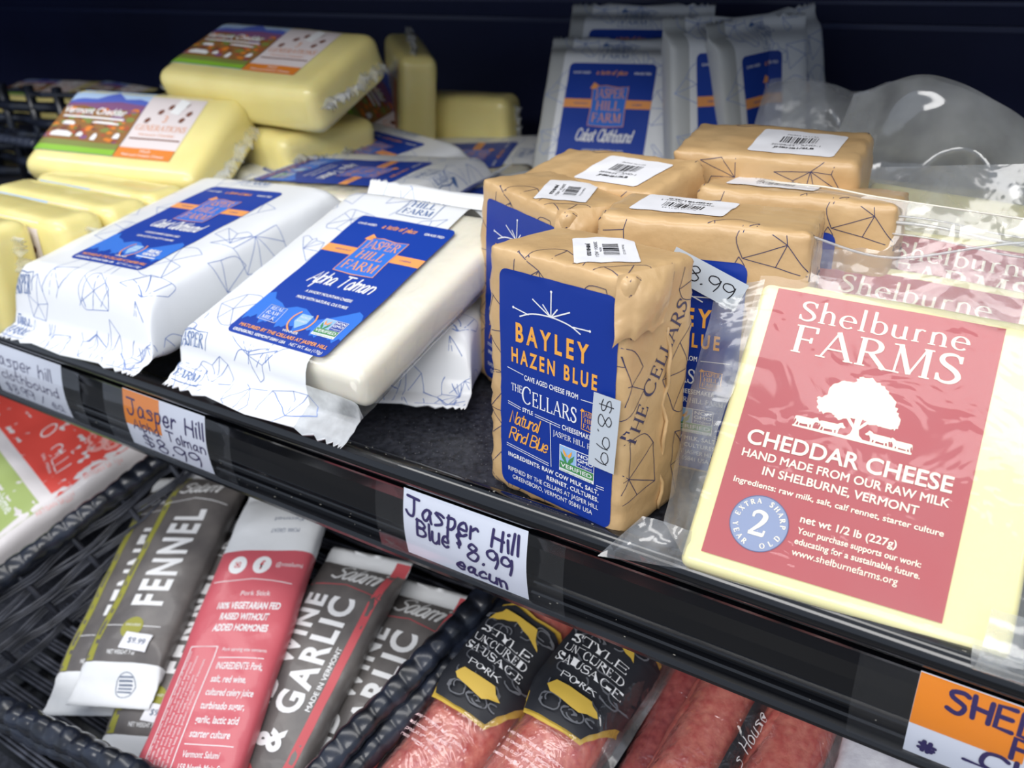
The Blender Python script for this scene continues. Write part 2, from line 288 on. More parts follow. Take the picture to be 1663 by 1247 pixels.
class Art:
    """2-D print in millimetres; every piece gets a material slot and a layer"""
    def __init__(s): s.p = []
    def add(s, V, Fc, m, z): s.p.append((V, Fc, m, z + (min(len(s.p) * .0012, .8) if z > 0 else 0)))
    def poly(s, pts, m, z=1):
        t = tessellate_polygon([[Vector((x, y, 0)) for x, y in pts]]); s.add(list(pts), [tuple(q) for q in t], m, z)
    def rect(s, x0, y0, x1, y1, m, z=1): s.add([(x0, y0), (x1, y0), (x1, y1), (x0, y1)], [(0, 1, 2, 3)], m, z)
    def rrect(s, x0, y0, x1, y1, r, m, z=1):
        P = []
        for cx, cy, a in ((x1 - r, y1 - r, 0), (x0 + r, y1 - r, 90), (x0 + r, y0 + r, 180), (x1 - r, y0 + r, 270)): P += arc(cx, cy, r, r, a, a + 90, 5)
        s.poly(P, m, z)
    def circle(s, x, y, r, m, z=1, n=32): s.poly(arc(x, y, r, r, 0, 360, n)[:-1], m, z)
    def ring(s, x, y, r, w, m, z=1, n=32): V, Fc = ribbon(arc(x, y, r, r, 0, 360, n), w); s.add(V, Fc, m, z)
    def line(s, pts, w, m, z=1): V, Fc = ribbon(pts, w); s.add(V, Fc, m, z)
    def text(s, t, x, y, size, m, z=2, align='C', width=None, bold=0, ang=0, sp=1.0, sx=1.0, rows=3):
        """size = cap height in mm; width squeezes the line to that many mm"""
        k = (t, bold, sp)
        if k not in GL:
            cu = bpy.data.curves.new('t', 'FONT'); cu.body = t; cu.size = 1; cu.offset = bold; cu.resolution_u = 4; cu.space_character = sp
            o = bpy.data.objects.new('t', cu); me = bpy.data.meshes.new_from_object(o)
            V = [(v.co.x, v.co.y) for v in me.vertices]; Fc = [tuple(p.vertices) for p in me.polygons]
            if bold and 'M' in t: V, Fc = mend_m(V, Fc, bold)
            bpy.data.objects.remove(o); bpy.data.curves.remove(cu); bpy.data.meshes.remove(me); GL[k] = (V, Fc)
        V, Fc = GL[k]
        if not V: return
        x0 = min(v[0] for v in V); x1 = max(v[0] for v in V); sc = size / .70
        wd = (x1 - x0) * sc * sx; f = sx * (width / wd if width else 1); wd = (x1 - x0) * sc * f
        ox = {'C': -wd / 2, 'L': 0, 'R': -wd}[align]; ca, sa = math.cos(R(ang)), math.sin(R(ang)); out = []
        for vx, vy in V:
            px = (vx - x0) * sc * f + ox; py = vy * sc; out.append((x + px * ca - py * sa, y + px * sa + py * ca))
        s.add(out, Fc, m, z)
    def serif(s, t, x, y, size, m, z=2, align='C', width=None, ang=0, small=.0, fw=1.0):
        xs = 0; lay = []
        for i, c in enumerate(t):
            g, wd = serif_glyph(c); q = 1.0 if (not small or i == 0 or t[i - 1] == ' ') else small
            lay.append((g, xs, q)); xs += (wd + .06) * q
        tot = xs - .06; f = width / (tot * size) if width else 1; ox = {'C': -.5, 'L': 0, 'R': -1}[align] * tot * size * f
        ca, sa = math.cos(R(ang)), math.sin(R(ang))
        for g, x0, q in lay:
            for e in g:
                if e[0] == 'l': V, Fc = ribbon(e[1], e[2] * fw)
                elif e[0] == 'f': V, Fc = ribbon([(e[1] - .12, e[2] + .02 * e[3]), (e[1] + .12, e[2] + .02 * e[3])], .045)
                elif e[0] == 'b':
                    _, cx, cy, rx, ry, a0, a1, n = e; n = n if size > 3 else 8
                    P = arc(cx, cy, rx, ry, a0, a1, n); V, Fc = ribbon(P, [(k_ + (K * 1.1 - k_) * abs(math.cos(R(a0 + (a1 - a0) * i / n))) ** 1.5) * fw for i in range(n + 1)])
                else:
                    P = smooth_pts(e[1], 3); n = len(P); V, Fc = ribbon(P, [(k_ + (K * 1.15 - k_) * math.sin(PI * i / (n - 1)) ** 1.2) * fw for i in range(n)])
                out = []
                for vx, vy in V:
                    px = (x0 + vx * q) * size * f + ox; py = vy * q * size; out.append((x + px * ca - py * sa, y + px * sa + py * ca))
                s.add(out, Fc, m, z)
    def hand(s, t, x, y, size, wdt, m, z=2, ang=0, slant=0, gap=2.0, sx=1.0, align='L', jit=0, seed=1, width=None):
        """one-stroke lettering; size = cap height in mm"""
        rg = random.Random(seed); u = size / 9; xs = 0; lay = []
        for c in t:
            g = HAND.get(c, ''); P = []
            for st in g.split('|'):
                if not st: continue
                straight = st[0] == '~'; v = [float(q) for q in st.lstrip('~').split()]; pp = [(v[i] + rg.uniform(-jit, jit), v[i + 1] + rg.uniform(-jit, jit)) for i in range(0, len(v), 2)]
                P.append(pp if straight else smooth_pts(pp, 3))
            wx = max([p[0] for q in P for p in q], default=3)
            lay.append((P, xs, rg.uniform(-jit, jit) * .6)); xs += wx + gap
        tot = (xs - gap) * u * sx
        if width: sx *= width / tot; tot = width
        ox = {'L': 0, 'C': -tot / 2, 'R': -tot}[align]; ca, sa = math.cos(R(ang)), math.sin(R(ang))
        for P, x0, dy in lay:
            for q in P:
                o = []
                for a, b in q:
                    px = (x0 + a) * u * sx + ox + slant * b * u; py = (b + dy) * u; o.append((x + px * ca - py * sa, y + px * sa + py * ca))
                V, Fc = ribbon(o, wdt); s.add(V, Fc, m, z)
                for e in (o[0], o[-1]): s.poly(arc(e[0], e[1], wdt / 2, wdt / 2, 0, 360, 8)[:-1], m, z)
    def build(s, name, mats, parent, proj, grid=0, loc=None, smooth=True):
        bm = bmesh.new()
        for V, Fc, mi, z in s.p:
            vs = [bm.verts.new((x, y, z)) for x, y in V]
            for f in Fc:
                try:
                    ff = bm.faces.new([vs[i] for i in f]); ff.material_index = mi
                except ValueError: pass
        if grid:
            xs = [v.co.x for v in bm.verts]; ys = [v.co.y for v in bm.verts]
            for ax, lo, hi in ((0, min(xs), max(xs)), (1, min(ys), max(ys))):
                c = math.ceil(lo / grid) * grid
                while c < hi:
                    no = (1, 0, 0) if ax == 0 else (0, 1, 0); co = (c, 0, 0) if ax == 0 else (0, c, 0)
                    ed = [e for e in bm.edges if (e.verts[0].co[ax] - c) * (e.verts[1].co[ax] - c) < 0]
                    if ed:
                        fs = set(f for e in ed for f in e.link_faces); es = set(e for f in fs for e in f.edges); vv = set(v for f in fs for v in f.verts)
                        bmesh.ops.bisect_plane(bm, geom=list(vv) + list(es) + list(fs), plane_co=co, plane_no=no, dist=1e-6)
                    c += grid
        dead = []; bm.normal_update()
        for f in bm.faces:
            if f.normal.z < 0: f.normal_flip()
        for v in bm.verts:
            q = proj(v.co.x * .001, v.co.y * .001, v.co.z)
            if q is None: dead.append(v)
            else: v.co = q
        if dead: bmesh.ops.delete(bm, geom=dead, context='VERTS')
        return finish(name, bm, mats, parent, smooth=smooth, loc=loc, recalc=False)
LAY = .00009
def flat(O=(0, 0, 0), ex=(1, 0, 0), ey=(0, 1, 0)):
    O = Vector(O); ex = Vector(ex).normalized(); ey = Vector(ey).normalized(); en = ex.cross(ey)
    return lambda x, y, z: O + ex * x + ey * y + en * (LAY * z)
def onto(bvh, O=(0, 0, 0), ex=(1, 0, 0), ey=(0, 1, 0), clip=False, maxd=.05, lift=1.0):
    """lay a print on a body: rays along the print's own normal"""
    O = Vector(O); ex = Vector(ex).normalized(); ey = Vector(ey).normalized(); en = ex.cross(ey).normalized()
    def f(x, y, z):
        p = O + ex * x + ey * y
        h = bvh.ray_cast(p + en * .04, -en, maxd + .04)
        if h[0] is None or (clip and abs(h[1].dot(en)) < .35):
            if clip: return None
            h = bvh.find_nearest(p)
        n = h[1] if h[1].dot(en) > 0 else -h[1]
        n = (n + en * .7).normalized()
        return h[0] + n * (LAY * (z + .9 if clip else z + 3.2) * lift)
    return f
def absorb(f, *objs):
    """printed pattern becomes part of the wrapper's own mesh"""
    bm = bmesh.new(); bm.from_mesh(f.data)
    for o in objs:
        if o is None: continue
        off = len(f.data.materials); n0 = len(bm.faces); bm.from_mesh(o.data); bm.faces.ensure_lookup_table()
        for i in range(n0, len(bm.faces)): bm.faces[i].material_index += off
        for m_ in o.data.materials: f.data.materials.append(m_)
        me = o.data; bpy.data.objects.remove(o); bpy.data.meshes.remove(me)
    bm.to_mesh(f.data); bm.free()
def bvh_of(bm): return BVHTree.FromBMesh(bm)
def star(a, cx, cy, Rr, m, wd=.35, rg=random, z=1, n=None):
    n = n or rg.choice((5, 6, 7)); a0 = rg.uniform(0, 360); P = []; sweep = rg.choice((360, 360, 250, 200))
    for i in range(n):
        an = R(a0 + sweep * i / n + rg.uniform(-9, 9)); r = Rr * rg.choice((1, .9, .75, .55)); P.append((cx + r * math.cos(an), cy + r * math.sin(an)))
    for p in P: a.line([(cx, cy), p], wd, m, z)
    for i in range(n if sweep == 360 else n - 1):
        if rg.random() < .9:
            p, q = P[i], P[(i + 1) % n]
            if rg.random() < .3:
                mx, my = (p[0] + q[0]) / 2, (p[1] + q[1]) / 2; mx += (mx - cx) * .22; my += (my - cy) * .22
                a.line(smooth_pts([p, (mx, my), q], 4), wd, m, z)
            else: a.line([p, q], wd, m, z)
def stars(a, x0, y0, x1, y1, Rr, m, wd=.35, seed=1, z=1):
    rg = random.Random(seed); pts = []
    for _ in range(400):
        x, y = rg.uniform(x0, x1), rg.uniform(y0, y1)
        if all(math.hypot(x - p[0], y - p[1]) > Rr * 1.75 for p in pts): pts.append((x, y))
    for x, y in pts: star(a, x, y, Rr * rg.uniform(.85, 1.15), m, wd, rg, z)

# ------------------------------------------------------------------ common materials
M_navy = mat('case_back_dark_blue', (30, 38, 78), .6, .3, noisecol=(22, 28, 62), nscale=5)
M_black = mat('black_painted_metal', (9, 10, 13), .22, .5, bump=.03, bscale=500)
M_deck = mat('scuffed_black_shelf', (20, 21, 27), .36, .5, bump=.08, bscale=300, noisecol=(56, 58, 66), nscale=380, namt=.6)
M_rail = mat('glossy_black_rail', (6, 7, 11), .14, .6, coat=.6, coatr=.05)
M_paperw = mat('white_printed_wrap', (236, 238, 240), .33, .5, coat=.25, bump=.1, bscale=60)
M_cheesew = mat('ivory_cheese', (246, 240, 222), .4, .4, coat=.7, sss=.25, bump=.12, bscale=90)
M_cheesey = mat('yellow_cheddar', (244, 231, 158), .4, .4, coat=.8, sss=.3, bump=.1, bscale=60, noisecol=(238, 223, 146), nscale=25)
M_cheeses = mat('pale_cheddar_slab', (243, 234, 174), .38, .4, coat=.9, sss=.3, bump=.12, bscale=50, coatr=.05)
M_tan = mat('tan_waxed_paper', (208, 174, 126), .38, .5, coat=.2, bump=.40, bscale=75, noisecol=(198, 162, 114), nscale=40)
M_film = film('clear_film', .14, bscale=26, bump=.75, gloss=.09, rough=.10)
M_filmd = film('milky_film', .24, bscale=34, bump=.7, rough=.14, gloss=.10)
M_filmt = film('tight_film', .03, bscale=36, bump=.55, gloss=.035, rough=.08)
M_crimp = film('crimped_film', .5, bscale=60, bump=.2, gloss=.02, rough=.3)
M_films = film('ribbed_seal_film', .30, bscale=90, bump=.8, rough=.15, gloss=.2)
I_blue = ink('royal_blue', (22, 62, 160)); I_navy = ink('deep_blue', (10, 50, 146), coat=.3); I_orange = ink('orange', (232, 148, 60)); I_white = ink('white', (240, 240, 240)); I_lblue = ink('light_blue', (56, 118, 214)); I_line = ink('line_blue', (120, 142, 196)); I_lineb = ink('line_navy', (62, 60, 92)); I_green = ink('green', (72, 142, 82)); I_sky = ink('sky_blue', (150, 190, 230)); I_black = ink('black', (28, 28, 34)); I_peach = ink('peach_orange', (236, 150, 110))
# ------------------------------------------------------------------ THE CASE
o = finish('wall_back', box(bmesh.new(), -1.6, .9, .53, .56, -.6, .75), M_navy, smooth=False); struct(o, 'dark blue back panel of the refrigerated case', 'wall')
bm = bmesh.new()
for zz, h in ((.150, .004), (.168, .003), (.20, .004)): box(bm, -1.6, .9, .526, .531, zz, zz + h)
o = finish('trim_1', bm, mat('case_trim_dark', (38, 48, 88), .4), smooth=False); struct(o)
bm = bmesh.new()
for i in range(46): box(bm, -1.5 + i * .05, -1.468 + i * .05, .527, .5315, .181, .190)
o = finish('trim_2', bm, mat('case_slot_black', (3, 4, 9), .8), smooth=False); struct(o)
o = finish('wall_left', box(bmesh.new(), -1.63, -1.6, -.5, .56, -.6, .75), M_navy, smooth=False); struct(o, 'dark left end wall of the case', 'wall')
o = finish('floor', box(bmesh.new(), -3, 3, -3.5, .56, -.92, -.9), mat('store_floor_grey', (120, 118, 114), .4, noisecol=(104, 102, 100), nscale=3), smooth=False); struct(o)
# unseen shelf above the packets, put in to shade the back of the case
r = rootobj('unseen_upper_shelf', 'unseen black shelf above the cheeses, set to shade the back of the case', 'shelf', Matrix.Translation((0, 0, .285)))
finish('deck', box(bmesh.new(), -1.6, .9, .125, .529, 0, .012), M_black, r, smooth=False)
finish('price_rail', extrude_x([(.124, .012), (.116, .012), (.114, -.022), (.124, -.024)], -1.6, .9, closed=True), M_rail, r, smooth=False)

# main shelf: deck, rolled lip, price rail
r = rootobj('display_shelf', 'glossy black metal shelf with price rail carrying the cheeses', 'shelf', Matrix.Identity(4))
finish('shelf_deck', box(bmesh.new(), -1.6, .9, .008, .529, -.004, .004), M_deck, r, smooth=False)
prof = [(.0115, .0032), (.0095, .0052), (.0075, .0082)] + [(.0030 + .0062 * math.cos(R(a)), .0052 + .0060 * math.sin(R(a))) for a in (50, 70, 90, 110, 130, 150, 170, 190, 210, 228)] + [(-.0004, -.0004), (.006, -.003)]
finish('front_lip', extrude_x(prof, -1.6, .9, 1), M_rail, r)
prof = [(.0075, -.0016), (-.0012, -.0014), (-.0006, -.003), (.0008, -.010), (.0012, -.018), (.0006, -.0262), (-.0010, -.0268), (-.0013, -.0278), (.0000, -.0288), (.0000, -.0312), (-.0020, -.0318), (-.0026, -.0328), (-.0016, -.0338), (-.0014, -.0362), (-.0040, -.0372), (-.0052, -.0392), (-.0048, -.0412), (-.0025, -.0426), (.0035, -.0426), (.0075, -.038)]
finish('price_rail', extrude_x(prof, -1.6, .9, 1, closed=True), mat('price_rail_plastic', (8, 9, 13), .16, .5, coat=.5, coatr=.06), r, smooth=False)
bm = bmesh.new(); rg = random.Random(5)
for i in range(170):
    x = rg.uniform(-.5, .2); t = rg.choice((0, 1, 1)); z = rg.gauss(-.033, .003) if t == 0 else .0112; y = -.0030 if t == 0 else rg.uniform(.001, .005)
    s_ = rg.uniform(.0001, .00028); box(bm, x, x + s_ * rg.uniform(1, 4), y, y + s_, z, z + s_)
d = finish('crumb_dust', bm, mat('pale_crumbs', (150, 146, 136), .8), r, smooth=False); d['kind'] = 'stuff'
bm = bmesh.new()
for i in range(420):
    x = rg.gauss(-.055, .035); y = abs(rg.gauss(.035, .03)) + .012; s_ = rg.uniform(.00006, .00026)
    if y < .2: box(bm, x, x + s_ * 1.6, y, y + s_, .0039, .0042)
d = finish('deck_dust', bm, mat('grey_dust', (120, 120, 126), .9), r, smooth=False); d['kind'] = 'stuff'

# ------------------------------------------------------------------ PRICE TAGS in the rail
M_card = mat('white_card', (226, 231, 244), .4, .4, coat=.5, coatr=.1); M_orange = ink('tag_orange', (240, 138, 20), .4, .5); M_mark = ink('marker_violet', (44, 32, 92), .3); M_clear = film('tag_sleeve', .03, bump=.02, bscale=10, gloss=.03, rough=.04)
def rail_y(z):                        # bowed card between the two grooves
    t = max(0, min(1, -z / .0375)); return -.0016 - .0022 * math.sin(PI * t) - .0014 * t
def tagpiece(name, x0, x1, art, label, hx0, hx1):
    xm = (x0 + x1) / 2
    rt = rootobj('price_tag', label, 'price tag', Matrix.Translation((xm, 0, -.0375)))
    def pr(x, y, z):
        zz = y - .0002; return Vector((x, rail_y(zz) - .00012 * (z + 1), zz + .0375))
    base = Art(); base.rect((x0 - xm) * 1000, -37, (x1 - xm) * 1000, 0, 0, 0); base.p += art.p
    base.build('card', [M_card, M_orange, M_mark, I_white], rt, pr, grid=2.5)
    s = Art(); s.rect((hx0 - xm) * 1000, -37.6, (hx1 - xm) * 1000, 0, 0, 11); s.build('clear_sleeve', [M_clear], rt, pr, grid=2.5)
a = Art(); a.hand('Jasper hill', -38, -13, 7.5, .8, 2, jit=.5, seed=3, sx=.75, ang=3); a.hand('clothbound', -34, -22.5, 6, .7, 2, jit=.5, seed=4, sx=.7, ang=1); a.hand('$8.99/lb', -30, -33, 7, .6, 2, jit=.5, seed=6, sx=.8)
def shift(a, dx): 
    for i, (V, Fc, mi, z) in enumerate(a.p): a.p[i] = ([(x + dx, y) for x, y in V], Fc, mi, z)
    return a
a = Art(); a.hand('Jasper hill', -40, -13.5, 8, .85, 2, jit=.4, seed=3, width=69, ang=0); a.hand('clothbound', -30, -23.5, 6.5, .75, 2, jit=.4, seed=4, width=63); a.hand('$8.99 / ea', -30, -34, 7, .6, 2, jit=.5, seed=6, width=64)
tagpiece('price_tag', -.4335, -.3525, a, 'white handwritten price card without orange sticker, leftmost on the rail', -.46, -.3322)
a = Art(); a.rect(-35.9, -22, -3, -.3, 1, 1); a.hand('Jasper Hill', -32, -14.5, 9.5, 1.25, 2, z=2, jit=.35, seed=8, width=66); a.hand('Alpha Tolman', -29, -23.5, 6.2, .9, 2, jit=.3, seed=9, width=63); a.hand('$8.99', -23, -34.5, 8.5, 1.05, 2, jit=.35, seed=10, width=50)
tagpiece('price_tag', -.2914, -.2196, a, 'white card with orange sticker, priced $8.99, on the rail below the white packs', -.3086, -.1986)
a = Art(); a.hand('Jasper Hill', -32, -12.5, 9.5, 1.5, 2, jit=.5, seed=12, width=62, ang=-1); a.hand('Blue', -26, -23, 9, 1.5, 2, jit=.5, seed=13, width=18); a.hand('$', -3, -20, 7.5, 1.3, 2, jit=.4, seed=14, sx=.5); a.hand('8.99', 3, -25, 9, 1.45, 2, jit=.5, seed=15, width=24); a.hand('eacun', -4, -33.5, 6.5, 1.5, 2, jit=.5, seed=17, width=27, ang=-3)
tagpiece('price_tag', -.0804, -.0117, a, 'plain white card in thick violet marker, priced $8.99, below the frontmost tan packet', -.0965, .0075)
a = Art(); a.rect(-38.9, -21.5, -3.6, -.3, 1, 1); a.hand('SHELBURNE', -29, -10.5, 8, 1.75, 2, jit=.3, seed=21, width=66); a.hand('FARMS', -7, -20.3, 8, 1.75, 2, jit=.3, seed=22, width=38); a.hand('CHEESE', -15, -29.5, 8, 1.7, 2, jit=.3, seed=23, width=52); a.hand('#', -34, -34, 6.5, 1.6, 2, jit=.6, seed=24, sx=1.0); a.hand('7.99', -20, -36.2, 7, 1.5, 2, jit=.3, seed=25, width=30)
tagpiece('price_tag', .1467, .2247, a, 'card with orange sticker and thick dark capitals, rightmost on the rail', .127, .24)

# ------------------------------------------------------------------ LABEL ARTWORK
def non_gmo(a, x0, y0, x1, y1, slots, z=3):
    wh, sky, gr, bl, orng = slots
    w_, h_ = x1 - x0, y1 - y0
    a.rect(x0, y0, x1, y1, wh, z); a.rect(x0 + .3, y0 + h_ * .12, x0 + w_ * .48, y1 - .3, sky, z + 1); a.rect(x0 + w_ * .5, y0 + h_ * .42, x1 - .3, y1 - .3, bl, z + 1)
    a.rect(x0 + .3, y0 + h_ * .13, x1 - .3, y0 + h_ * .40, gr, z + 2)
    a.text('NON', x0 + w_ * .75, y0 + h_ * .80, h_ * .13, wh, z + 2, width=w_ * .42, bold=.02); a.text('GMO', x0 + w_ * .75, y0 + h_ * .62, h_ * .13, wh, z + 2, width=w_ * .44, bold=.02); a.text('Project', x0 + w_ * .75, y0 + h_ * .47, h_ * .10, wh, z + 2, width=w_ * .40)
    a.text('VERIFIED', x0 + w_ * .5, y0 + h_ * .19, h_ * .15, wh, z + 3, width=w_ * .9, bold=.01); a.text('nongmoproject.org', x0 + w_ * .5, y0 + h_ * .03, h_ * .06, gr, z + 2, width=w_ * .9)
    for sx in (-1, 1):
        cx = x0 + w_ * .24
        a.poly([(cx, y0 + h_ * .36), (cx + sx * w_ * .05, y0 + h_ * .55), (cx + sx * w_ * .20, y0 + h_ * .76), (cx + sx * w_ * .16, y0 + h_ * .52), (cx + sx * w_ * .05, y0 + h_ * .36)], gr, z + 2)
        a.poly([(cx, y0 + h_ * .66), (cx + sx * w_ * .13, y0 + h_ * .90), (cx + sx * w_ * .12, y0 + h_ * .74), (cx + sx * w_ * .06, y0 + h_ * .60)], orng, z + 3)
def hill_logo(a, x0, y0, x1, y1, line, fill, txt, z=3, bg=True, lw=.5):
    """slightly swung square flag with three lines of lettering"""
    w_, h_ = x1 - x0, y1 - y0
    P = [(x0, y1 - h_ * .02), (x0 + w_ * .35, y1 + h_ * .02), (x0 + w_ * .7, y1 - h_ * .03), (x1, y1), (x1 - w_ * .02, y0 + h_ * .5), (x1, y0), (x0 + w_ * .5, y0 - h_ * .03), (x0, y0), (x0 + w_ * .02, y0 + h_ * .5)]
    if bg: a.poly(P, fill, z)
    a.line(P + [P[0], P[1]], lw, line, z + 1)
    a.poly([(x0 - w_ * .08, y1 - h_ * .06), (x0 + w_ * .02, y1 + h_ * .1), (x0 + w_ * .16, y1 + h_ * .02), (x0 + w_ * .08, y1 - h_ * .08)], line, z + 1)
    for i, t in enumerate(('JASPER', 'HILL', 'FARM')): a.serif(t, x0 + w_ * .5, y1 - h_ * (.29 + .31 * i), h_ * .23, txt, z + 1, width=w_ * (.82 if i != 1 else .68))
def jasper_label(name, sub1, sub2, real=True):
    a = Art()      # slots 0 blue 1 orange 2 white 3 lblue 4 green 5 sky 6 line
    a.rrect(-35, -56, 35, 56, 4, 0, 0)
    a.text('CAVE AGED', -31, 47.2, 1.9, 2, align='L', width=14, bold=.02); a.hand('a taste of place', -12, 46.6, 3.6, .45, 1, slant=.25, width=24); a.text('GRASS FED', 31.5, 47.2, 1.9, 2, align='R', width=13.5, bold=.02)
    a.rect(-35, 19.3, -9, 26.4, 1, 1); a.rect(14, 19.3, 35, 26.4, 1, 1)
    a.text('VERMONT', -21, 22, 1.4, 0, width=12); a.text('CHEESE', 24, 22, 1.4, 0, width=8)
    hill_logo(a, -13, 5, 15.5, 37, 1, 3, 1, z=2, lw=.6)
    a.hand(name, 1, -7.5, 9.5, 1.0, 2, slant=.22, width=44, align='C', gap=.9)
    a.text(sub1, 2, -16.2, 2.0, 2, width=33, bold=.02); a.text(sub2, 2, -21.6, 2.0, 2, width=36, bold=.02)
    top = [(-35, -23), (-31, -21), (-27, -26), (-20, -28), (-15, -31), (-9, -28), (-2, -28), (4, -31), (10, -34), (17, -30), (24, -25), (29, -21), (33, -23), (35, -27)]
    bot = [(35, -43)] + [(x, -42 - (i % 2) * 2.2 - 2 * math.sin(i)) for i, x in enumerate(range(33, -35, -2))] + [(-35, -38)]
    a.poly(top + bot, 3, 1)
    if real:
        a.line([(-25, -31), (-12.5, -31.5), (-11, -43), (-24, -42.5), (-25, -31), (-12.5, -31.5)], .35, 2, 3)
        for i, t in enumerate(('REAL', 'RAW', 'MILK')): a.serif(t, -18.2, -34.4 - 3.6 * i, 2.6, 2, 3, width=9.5)
    for sx in (-1, 1): a.line(smooth_pts([(3 + sx * 2, -45.5), (3 + sx * 6.5, -41), (3 + sx * 7.5, -35), (3 + sx * 5.5, -30.5)], 4), .9, 1, 3)
    a.poly([(-1, -32), (7, -32), (7.5, -38), (3, -43), (-1.5, -38)], 5, 3); a.text('WORLD', 3, -35, 1.4, 2, 4, width=7); a.text('AWARD', 3, -38, 1.4, 2, 4, width=7); a.text('WINNER', 3, -46.6, 1.6, 2, 3, width=11, bold=.01)
    if real: non_gmo(a, 15, -43.5, 30.5, -31, (2, 5, 4, 0, 1))
    else:
        a.text('REAL', 22, -37, 3.2, 2, 3, width=12, bold=.04); a.text('VERMONT', 22, -40.6, 2.6, 2, 3, width=14, bold=.04); a.rect(13.5, -43, 30.5, -42, 2, 3)
    a.text('MATURED BY THE CELLARS AT JASPER HILL', 1, -50.6, 2.3, 1, 3, width=62, bold=.02)
    a.text('GREENSBORO, VERMONT 05841 USA', -31, -54.4, 1.9, 2, 3, align='L', width=38, bold=.02); a.text('NET WT. 6oz (170g)', 32, -54.4, 2.1, 2, 3, align='R', width=22)
    return a
JM = [I_blue, ink('label_orange', (244, 164, 96)), I_white, I_lblue, I_green, I_sky, I_line]

def bayley_label():
    a = Art(); W_, O_, G_, S_, B_ = 1, 2, 3, 4, 0
    a.rrect(-30.5, -49.8, 30.5, 49.8, 4.5, 0, 0)
    c = (-2.2, 34.5); a.line(smooth_pts([(-19, 31), (-12, 33.7), (-2.2, 34.6), (7, 33.6), (13, 31.2)], 5), .55, W_, 2)
    for p in [(-2.2, 45), (-12, 40), (7.5, 38.8), (-6.5, 39), (1.2, 38.6)]: a.line([c, p], .55, W_, 2)
    a.line([(-22.5, 34.2), (-14, 32.8)], .5, W_, 2); a.line([(17.5, 33.6), (9, 33.2)], .5, W_, 2)
    for p in [(-2.2, 45), (-22.5, 34.2), (17.5, 33.6)]: a.circle(p[0], p[1], .55, W_, 2, 10)
    a.text('BAYLEY', -2, 19.9, 8.0, O_, width=38.5, bold=.03, sp=1.5); a.text('HAZEN BLUE', -1, 10.2, 6.3, O_, width=45.5, bold=.028, sp=1.45)
    a.line([(-26.2, 6.8), (-17, 5.6)], .3, W_, 2); a.line([(14, 4.0), (27, 4.6)], .3, W_, 2); a.text('CAVE AGED CHEESE FROM', -2, 3.6, 2.2, W_, width=29, bold=.02, sp=1.1)
    a.serif('THE', -24, -3.2, 3.4, W_, align='L', width=6.4); a.serif('CELLARS', -17.8, -7.2, 7.9, W_, align='L', width=29.8, small=.84)
    hill_logo(a, 14.6, -8.6, 24, -.4, O_, B_, O_, z=2, lw=.35)
    for dy in (0, -1.0):
        a.line([(-26, -8.9 + dy), (-18.5, -10.0 + dy)], .28, W_, 2); a.line([(-10.5, -10.4 + dy), (3.5, -11.0 + dy)], .28, W_, 2); a.line([(22.5, -11.2 + dy), (27.5, -11 + dy)], .28, W_, 2)
        a.line([(-27, -29.4 + dy), (-2.5, -31.0 + dy)], .28, W_, 2); a.line([(23, -31.5 + dy), (27, -31.3 + dy)], .28, W_, 2)
    a.text('STYLE', -14.6, -11.4, 1.9, W_, width=6, bold=.02); a.text('CHEESEMAKER', 13, -12.3, 2.2, W_, width=17, bold=.02, sp=1.1)
    a.line([(-2, -11.5), (-1.2, -32)], .3, W_, 2)
    a.hand('Natural', -25, -18.6, 5.8, .62, O_, slant=.3, width=16, gap=.6); a.hand('Rind Blue', -25.5, -26.6, 5.8, .62, O_, slant=.3, width=21.5, gap=.6)
    a.serif('JASPER HILL FARM', 12.6, -16.6, 2.4, W_, width=26)
    non_gmo(a, 3.4, -31.6, 21.8, -19.4, (W_, S_, G_, B_, O_))
    a.text('INGREDIENTS: RAW COW MILK, SALT,', -.8, -35.4, 1.95, W_, width=50.5, bold=.025, sp=1.1); a.text('RENNET, CULTURES.', 24.5, -38.9, 1.95, W_, align='R', width=28, bold=.025, sp=1.1)
    a.text('RIPENED BY THE CELLARS AT JASPER HILL', -.8, -42.6, 2.1, W_, width=50.5); a.text('GREENSBORO, VERMONT 05841 USA', -1, -46.1, 2.1, W_, width=45)
    return a
BM = [I_navy, I_white, ink('mustard_orange', (242, 172, 74)), I_green, I_sky]

